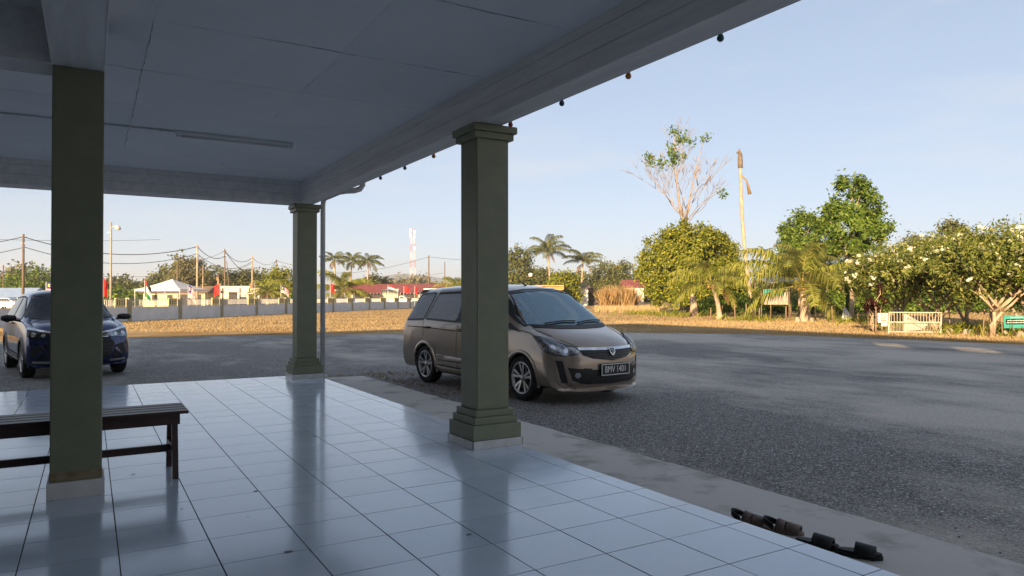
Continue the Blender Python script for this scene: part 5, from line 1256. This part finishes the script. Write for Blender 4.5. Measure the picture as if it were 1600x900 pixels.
hr = house('shop_row', 'small shop under a pale edged red roof next to the people carrier', 716, 116, 9, 6, 2.7, .5, GM['dk'], GM['redroof'], 0, (), None, [], 1.0, cat='shop'); B().box(-5.5, 5.5, -1.1, -1.02, 2.72, 2.9).obj('roof_edge', GM['signw'], hr)
hp = house('shop_row', 'pale flat roofed concrete shops with dark openings behind the red flag', 366, 116, 8.2, 6, 3.1, .25, GM['dirty'], GM['dirty'], 0, (), None, [(-3.3, -2.2, .1, 2.5), (-.9, .6, .1, 2.4), (1.0, 2.0, .1, 1.6), (2.6, 3.9, .1, 2.3)], .15, True, 'shop')
for x in (-4.05, -2.0, .8, 2.3, 4.05): B().box(x-.14, x+.14, -.35, -.06, -.1, 3.05).obj('pillar', GM['dirty'], hp)
B().bar((1.2, -1.3, 2.1), (4.0, -1.3, 2.15), .25, .06).obj('awning', GM['signw'], hp)
house('shop_row', 'cream house with dark doorway seen under the white tent', 272, 104, 9, 5, 2.3, .9, GM['cream'], GM['brown'], 0, [(-3.2, -2.4, 1.0, 1.9), (-1.0, -.2, 1.0, 1.9)], None, [(.6, 4.0, .1, 2.0)], .6)
house('far_house', 'low house with a pale blue roof at the left edge', 8, 105, 6.5, 5, 1.7, 1.3, GM['signw'], GM['fblue'], 0, [(-2, -1, .6, 1.3)], None, [(.2, 2.2, .1, 1.4)], .5)
house('far_house', 'small white house with narrow windows right of the bright bushy tree', 904, 122, 3.4, 5, 3.2, .9, GM['signw'], GM['brown'], R(12), [(-1.0, -.7, 1.3, 2.5), (.1, .4, 1.3, 2.5)], None, [], .4)
house('far_house', 'dark shed under a brown roof adjoining the white house', 929, 126, 3.4, 5, 2.7, .8, GM['dk'], GM['redroof'], 0, (), None, [], .4)
house('far_house', 'half hidden house with a rusty red roof behind the dry stalks', 980, 150, 7, 6, 3.6, 1.6, GM['dirty'], GM['redroof'], 0, (), None, [], .5)
ho = house('far_house', 'long yellow building with stepped orange roof bands behind the people carrier', 842, 112, 7.0, 5, 2.6, .1, GM['cream'], GM['orange'], 0, (), None, [], .3, True)
for k in range(3): B().box(-3.9+k*.25, 3.9, -.32-.02*k, 5.2, 2.72+k*.24, 2.86+k*.24).obj('roof_band', GM['orange'], ho)
# water tanks on that roof
for px, lab in ((829, 'small white roof tank at the left end of the orange roof'),):
    tk = B().lathe([(0, 0), (.3, 0), (.3, .45), (.12, .55), (0, .55)], 14).obj('roof_tank', GM['signw'], None, True, at(px, 112, zat(px, 432, 112))); tag(tk, lab, 'tank')
# ================================================================== telecom tower, hill
tw = local('telecom_tower', 645, 520, 'red and white lattice telecom tower on the horizon', 'tower'); Ht = zat(645, 357, 520)-GZ
tm = [mat('tower_red_hazed', (.38, .16, .14), None, rough=.6), mat('tower_white_hazed', (.52, .50, .49), None, rough=.6)]  # red and white paled: haze of the distance put into the paint
ns = 9
for k in range(ns):
    b = B(); z0, z1 = Ht*k/ns, Ht*(k+1)/ns; a0 = 1.2*(1-k/ns)**1.3+1.1; a1 = 1.2*(1-(k+1)/ns)**1.3+1.1
    C0 = [Vector((x*a0, y*a0, z0)) for x, y in ((-1, -1), (1, -1), (1, 1), (-1, 1))]; C1 = [Vector((x*a1, y*a1, z1)) for x, y in ((-1, -1), (1, -1), (1, 1), (-1, 1))]
    for i in range(4):
        b.bar(C0[i], C1[i], .15, .15); b.bar(C0[i], C1[(i+1) % 4], .06, .06); b.bar(C1[i], C0[(i+1) % 4], .06, .06); b.bar(C1[i], C1[(i+1) % 4], .08, .08)
    b.obj('lattice_section', tm[k % 2], tw)
for z, x in ((.97, -1.3), (.95, 1.4), (.88, 1.3), (.72, 1.6), (.9, -1.4)): B().box(x-.5, x+.5, -2.2, -1.6, Ht*z-1.6, Ht*z+1.2).obj('antenna', GM['signw'], tw)
hv = []; hf = []; n = 60
for i in range(n+1):
    px = 300+800*i/n; h = 78*math.exp(-((px-625)/75)**2)+55*math.exp(-((px-740)/110)**2)+42*math.exp(-((px-470)/120)**2)+10
    p = at(px, 3000); q = at(px, 3400); hv += [(p.x, p.y, -2), (q.x, q.y, h), (at(px, 4200).x, at(px, 4200).y, -2)]
for i in range(n): hf += [(i*3, i*3+3, i*3+4, i*3+1), (i*3+1, i*3+4, i*3+5, i*3+2)]
tag(mk('hills', hv, [f[::-1] for f in hf], mat('hill_green', (.05, .07, .03), (.08, .09, .04), .01, .9), None, True), 'low hill far away on the horizon', kind='structure')
# ================================================================== small far vehicles
def small_car(label, px, d, m, L=4.0, H=1.45, rz=0, name='parked_car'):
    t = local(name, px, d, label, 'car', rz); prof = [(-L/2, .35), (-L/2, .85), (-L*.42, .95), (-L*.30, H-.05), (-L*.12, H), (L*.12, H-.03), (L*.27, .98), (L*.46, .82), (L/2, .6), (L/2, .3)]
    mt = Matrix(((1, 0, 0, 0), (0, 0, 1, 0), (0, 1, 0, 0), (0, 0, 0, 1)))
    bev(B().prism(prof, -.8, .8, mt).obj('body', m, t), .08, 3)
    for s in (-1, 1): B().prism([(-L*.37, .98), (-L*.28, H-.12), (L*.10, H-.12), (L*.22, .98)], s*.805, s*.825, mt).obj('window', CM['black'], t)
    for x in (-L*.3, L*.3):
        for s in (-.72, .72): B().lathe([(0, -.1), (.3, -.1), (.31, .1), (0, .1)], 18, (x, s, .31), 'Y').obj('wheel', CM['tyre'], t, True)
    return t
small_car('small blue car parked behind the wall below the bushy palm', 546, 100, GM['blue'], 3.6, 1.5)
small_car('white car parked at the left edge below the blue roofed house', 14, 92, GM['cwhite'], 4.0, 1.5)
small_car('pale car half hidden under the round tree', 1086, 92, GM['cwhite'], 4.0, 1.4, R(15))
pk_ = local('pickup_truck', 619, 106, 'white pickup truck with a tall beige canvas cargo box behind the wall', 'truck'); mt = Matrix(((1, 0, 0, 0), (0, 0, 1, 0), (0, 1, 0, 0), (0, 0, 0, 1)))
bev(B().prism([(-2.1, .45), (-2.1, 1.15), (.55, 1.15), (.6, 1.7), (1.15, 1.72), (1.7, 1.2), (2.45, 1.05), (2.5, .45)], -.82, .82, mt).obj('body', GM['cwhite'], pk_), .06, 2)
bev(B().box(-2.0, .45, -.86, .86, 1.16, 2.55).obj('cargo_cover', GM['canv'], pk_), .05, 2); B().box(-2.03, .48, -.88, .88, 2.552, 2.70).obj('cover_top', GM['signw'], pk_)
for s in (-1, 1): B().prism([(.66, 1.2), (.68, 1.62), (1.12, 1.63), (1.5, 1.22)], s*.825, s*.84, mt).obj('window', CM['black'], pk_)
for x in (-1.3, 1.7):
    for s in (-.75, .75): B().lathe([(0, -.12), (.34, -.12), (.35, .12), (0, .12)], 18, (x, s, .36), 'Y').obj('wheel', CM['tyre'], pk_, True)
# ================================================================== gate, signs and oddments at the yard edge
gcm = mat('gate_cream', (.42, .33, .22), (.60, .52, .40), 6, .6)
g = local('metal_gate', 1429, 28.9, 'white barred metal gate panel standing at the yard edge', 'gate', R(-4)); gw_ = 1.02; gh = .86
for a, b2 in (((-gw_-.02, 0, -.03), (-gw_+.03, 0, gh)), ((gw_-.04, 0, -.1), (gw_+.02, 0, gh-.01))): B().bar(a, b2, .045, .045).obj('upright', gcm, g)
for z in (gh-.02, gh*.52, .05): B().bar((-gw_, 0, z), (gw_, 0, z-.01), .03, .035).obj('rail', gcm, g)
for k in range(17): x = -gw_+.1+k*(2*gw_-.2)/16; B().bar((x, .001, gh*.53), (x, .001, gh-.04), .014, .014).obj('bar', gcm, g)
rb = B()
for k in range(34): x = -gw_+.06+k*(2*gw_-.12)/33; rb.bar((x, .001, .06), (x, .001, gh*.51), .010, .010)
tag(rb.obj('lower_bars', gcm, g), kind='stuff')
V = []; poly = [(-.42, .80), (.28, .40), (.52, .36), (.36, .14), (-.44, .06)]
bn_ = local('torn_banner', 1429, 29.12, 'torn white banner with black letters tied behind the gate', 'banner', R(-4))
o = B().prism(poly, -.006, .006, mt).obj('cloth', mat('banner_cloth', (.50, .38, .31), (.62, .5, .42), 5, .8), bn_)
mtx = Matrix.Translation((-.12, -.012, .53)) @ Matrix.Rotation(R(90), 4, 'X') @ Matrix.Rotation(R(-20), 4, 'Z'); text_obj('lettering', 'BAZA', .16, CM['black'], mtx, bn_)
B().bar((-.1, -.012, .4), (.36, -.012, .12), .012, .02).obj('fold_mark', CM['black'], bn_)
sg = local('white_notice', 1379.5, 29.2, 'small white notice board with faded black lines left of the gate', 'sign', R(3))
B().box(-.22, .22, -.01, .01, .42, .80).obj('board', GM['signw'], sg); B().box(-.08, .20, -.012, .01, .27, .39).obj('lower_board', GM['signw'], sg)
for k, (x0, x1, z) in enumerate(((-.12, .12, .73), (-.17, -.02, .65), (.03, .17, .65), (-.15, .1, .57), (-.1, .15, .50), (-.17, -.1, .33))): B().box(x0, x1, -.014, -.0105, z-.018, z+.018).obj('text_line', CM['black'], sg)
B().tube([(-.27, .02, -.1), (-.29, .02, 1.05)], .025, 6).obj('post', GM['brown'], sg, True); B().bar((-.28, .02, .6), (.2, .012, .6), .02, .03).obj('batten', GM['brown'], sg)
# green signboard with two lines of script
gs = local('green_signboard', 1588, 27.2, 'turquoise framed signboard with two lines of pale Jawi script on black', 'sign', R(6)); zb, zt_ = .27, .74
B().box(-.53, .53, -.015, .015, zb, zt_).obj('board', GM['turq'], gs); B().box(-.46, .52, -.020, -.0155, zb+.14, zt_-.12).obj('black_field', CM['plate'], gs)
rr = random.Random(5)
for ln, zc in enumerate((.555, .475)):
    x = .40
    while x > -.36:
        L = rr.uniform(.05, .11); P = [(x-L*i/5, -.024, zc+.012*math.sin(i*1.9+rr.random()*2)) for i in range(6)]
        B().tube(P, .0085, 5).obj('script_stroke', GM['signw'], gs)
        if rr.random() < .6: B().tube([(x-L*.5, -.024, zc), (x-L*.5+rr.uniform(-.01, .01), -.024, zc+.035)], .007, 5).obj('script_stroke', GM['signw'], gs)
        x -= L+.012
B().box(-.25, .25, -.019, -.0155, zt_-.075, zt_-.05).obj('heading_line', GM['signw'], gs)
for x in (-.3, .35): B().bar((x+.35, .04, -.12), (x, .03, .6), .05, .04).obj('slanting_post', GM['brown'], gs)
# banner sign on posts behind the palms
bs = local('banner_sign', 1212, 44, 'weathered white and turquoise signboard on thin posts between the palms', 'sign', R(5))
B().box(-.78, .78, -.02, .02, 1.0, 1.95).obj('board', mat('weathered_board', (.25, .21, .16), (.42, .37, .30), 4, .8), bs); B().box(-.76, .5, -.026, -.021, 1.58, 1.93).obj('turquoise_band', GM['turq'], bs)
for x in (-.9, -.3, .88): B().tube([(x, .05, -.1), (x, .05, 2.1)], .03, 6).obj('post', GM['brown'], bs, True)
an = local('leaning_awning', 1226, 47, 'rusty zinc awning on posts behind the turquoise signboard', 'awning', R(10))
B().add([Vector(v) for v in [(-1.6, -1, 2.35), (1.2, -1, 2.5), (1.2, 1.2, 2.8), (-1.6, 1.2, 2.7), (-1.6, -1, 2.40), (1.2, -1, 2.55), (1.2, 1.2, 2.85), (-1.6, 1.2, 2.75)]], [(3, 2, 1, 0), (4, 5, 6, 7), (0, 1, 5, 4), (1, 2, 6, 5), (2, 3, 7, 6), (3, 0, 4, 7)]).obj('sheet', GM['zinc'], an)
for x in (-1.5, 1.1):
    for y in (-.9, 1.1): B().tube([(x, y, -.1), (x, y, 2.42+.25*(y > 0))], .04, 6).obj('post', GM['brown'], an, True)
# white pennant-like marker
wm = local('white_marker', 1318, 44, 'small white triangular cloth on a stick right of the wide palm', 'marker'); B().prism([(-.12, .05), (.62, .10), (.0, .95)], -.01, .01, mt).obj('cloth', GM['signw'], wm); B().tube([(-.02, .02, -.1), (-.02, .02, 1.0)], .02, 6).obj('stick', GM['brown'], wm)
# wire fence posts along the right verge
lastp = None
for k, (px, d, h) in enumerate(((1110, 47, .75), (1128, 49.5, .9), (1148, 46, 1.0), (1166, 46, 1.05), (1186, 45, 1.0), (1228, 43, .9), (1274, 44, 1.0), (1300, 44, .9), (1340, 40, .8), (1356, 38, .9))):
    words = ['first', 'second', 'third', 'fourth', 'fifth', 'sixth', 'seventh', 'eighth', 'ninth', 'last'][k]
    o = B().tube([(0, 0, -.1), (random.uniform(-.04, .04), 0, h)], .04, 6).obj('fence_post', GM['brown'], None, True, at(px, d)); tag(o, words+' rough wooden fence post along the right verge, counted from the leaning palm', 'fence post', 'fence posts along the verge')
    if lastp is not None and k > 1:
        for z in (.3, .62): pass
    lastp = o.location
# pale stones at the feet of the frangipanis
stm = mat('pale_stone', (.22, .18, .12), (.40, .34, .26), 6, .9, .01, 20)
for k, (px, d, s, lab) in enumerate(((1483, 28.4, .17, 'pale upright stone just right of the gate'), (1508, 28.3, .14, 'pale stone midway between the gate and the broad frangipani'), (1516, 28.6, .12, 'smaller pale stone next to the midway stone'), (1570, 27.4, .13, 'pale stone left of the green signboard'), (1594, 26.4, .15, 'pale stone under the green signboard'), (1246, 42, .2, 'large pale rock at the foot of the wide palm'), (1268, 42, .18, 'pale rock right of the wide palm trunk'))):
    V = []; n = 9
    for i in range(5):
        r = s*(1, 1.05, .9, .6, .12)[i]
        for j in range(n): a = j*6.283/n; q = r*random.uniform(.8, 1.15); V.append((q*math.cos(a), q*.8*math.sin(a), s*(0, .5, 1.1, 1.6, 1.75)[i]-.05))
    F = [(i*n+j, i*n+(j+1) % n, (i+1)*n+(j+1) % n, (i+1)*n+j) for i in range(4) for j in range(n)]+[tuple(range(4*n, 5*n))]
    tag(mk('stone', V, F, stm, None, True, at(px, d)), lab, 'stone', 'stones along the yard edge')
# loose sticks and props by the trunks
for k, (px, d, dx, lab) in enumerate(((1538, 26.8, -.5, 'bamboo prop leaning on the broad frangipani from the left'), (1563, 26.9, .5, 'bamboo prop leaning on the broad frangipani from the right'), (1483, 29.2, .05, 'brown stake beside the right end of the gate'))):
    tag(B().tube([(dx*.3, 0, -.1), (0, 0, 1.0)], .025, 6).obj('prop_stick', GM['brown'], None, True, at(px, d)), lab, 'stick')

# loose stones and dry leaf litter on the asphalt
sv = []; sf = []
for i in range(1400):
    y = random.uniform(1.5, 12.5); x = 4.45+abs(random.gauss(0, 1.6)); r = random.choice((.004, .005, .007, .011)); k = len(sv); a0 = random.uniform(0, 6)
    sv += [(x+r*math.cos(a0+j*1.5708)*random.uniform(.6, 1.2), y+r*math.sin(a0+j*1.5708)*random.uniform(.6, 1.2), GZ+.001) for j in range(4)]+[(x, y, GZ+r*.9)]
    sf += [(k+j, k+(j+1) % 4, k+4) for j in range(4)]
tag(mk('loose_gravel', sv, sf, mat('gravel_bits', (.16, .15, .14), (.42, .40, .37), 40, .9, isl=.8)), 'loose gravel scattered on the asphalt beside the apron', kind='stuff')
LP = [(4.5+abs(random.gauss(0, .35)), random.uniform(9.5, 13.4), GZ+.012) for i in range(260)]+[(random.uniform(3.6, 5.4), 13.0+random.gauss(0, .18), GZ+.012) for i in range(140)]
tag(scatter_quads('leaf_litter', LP, .05, LF['dry'], 2.0, .5), 'dry brown leaf litter along the far end of the apron', kind='stuff')
# ================================================================== haze in the air
hz = bpy.data.materials.new('haze_air'); hz.use_nodes = True; t_ = hz.node_tree; t_.nodes.remove(t_.nodes['Principled BSDF'])
pv = t_.nodes.new('ShaderNodeVolumePrincipled'); pv.inputs['Color'].default_value = (.92, .95, 1, 1); pv.inputs['Density'].default_value = .00035; pv.inputs['Anisotropy'].default_value = .2
t_.links.new(pv.outputs[0], t_.nodes['Material Output'].inputs['Volume'])
tag(B().box(-5200, 5200, -5200, 5200, -1.4, 95).obj('haze', hz), 'thin pale haze in the air over the whole place', kind='stuff')
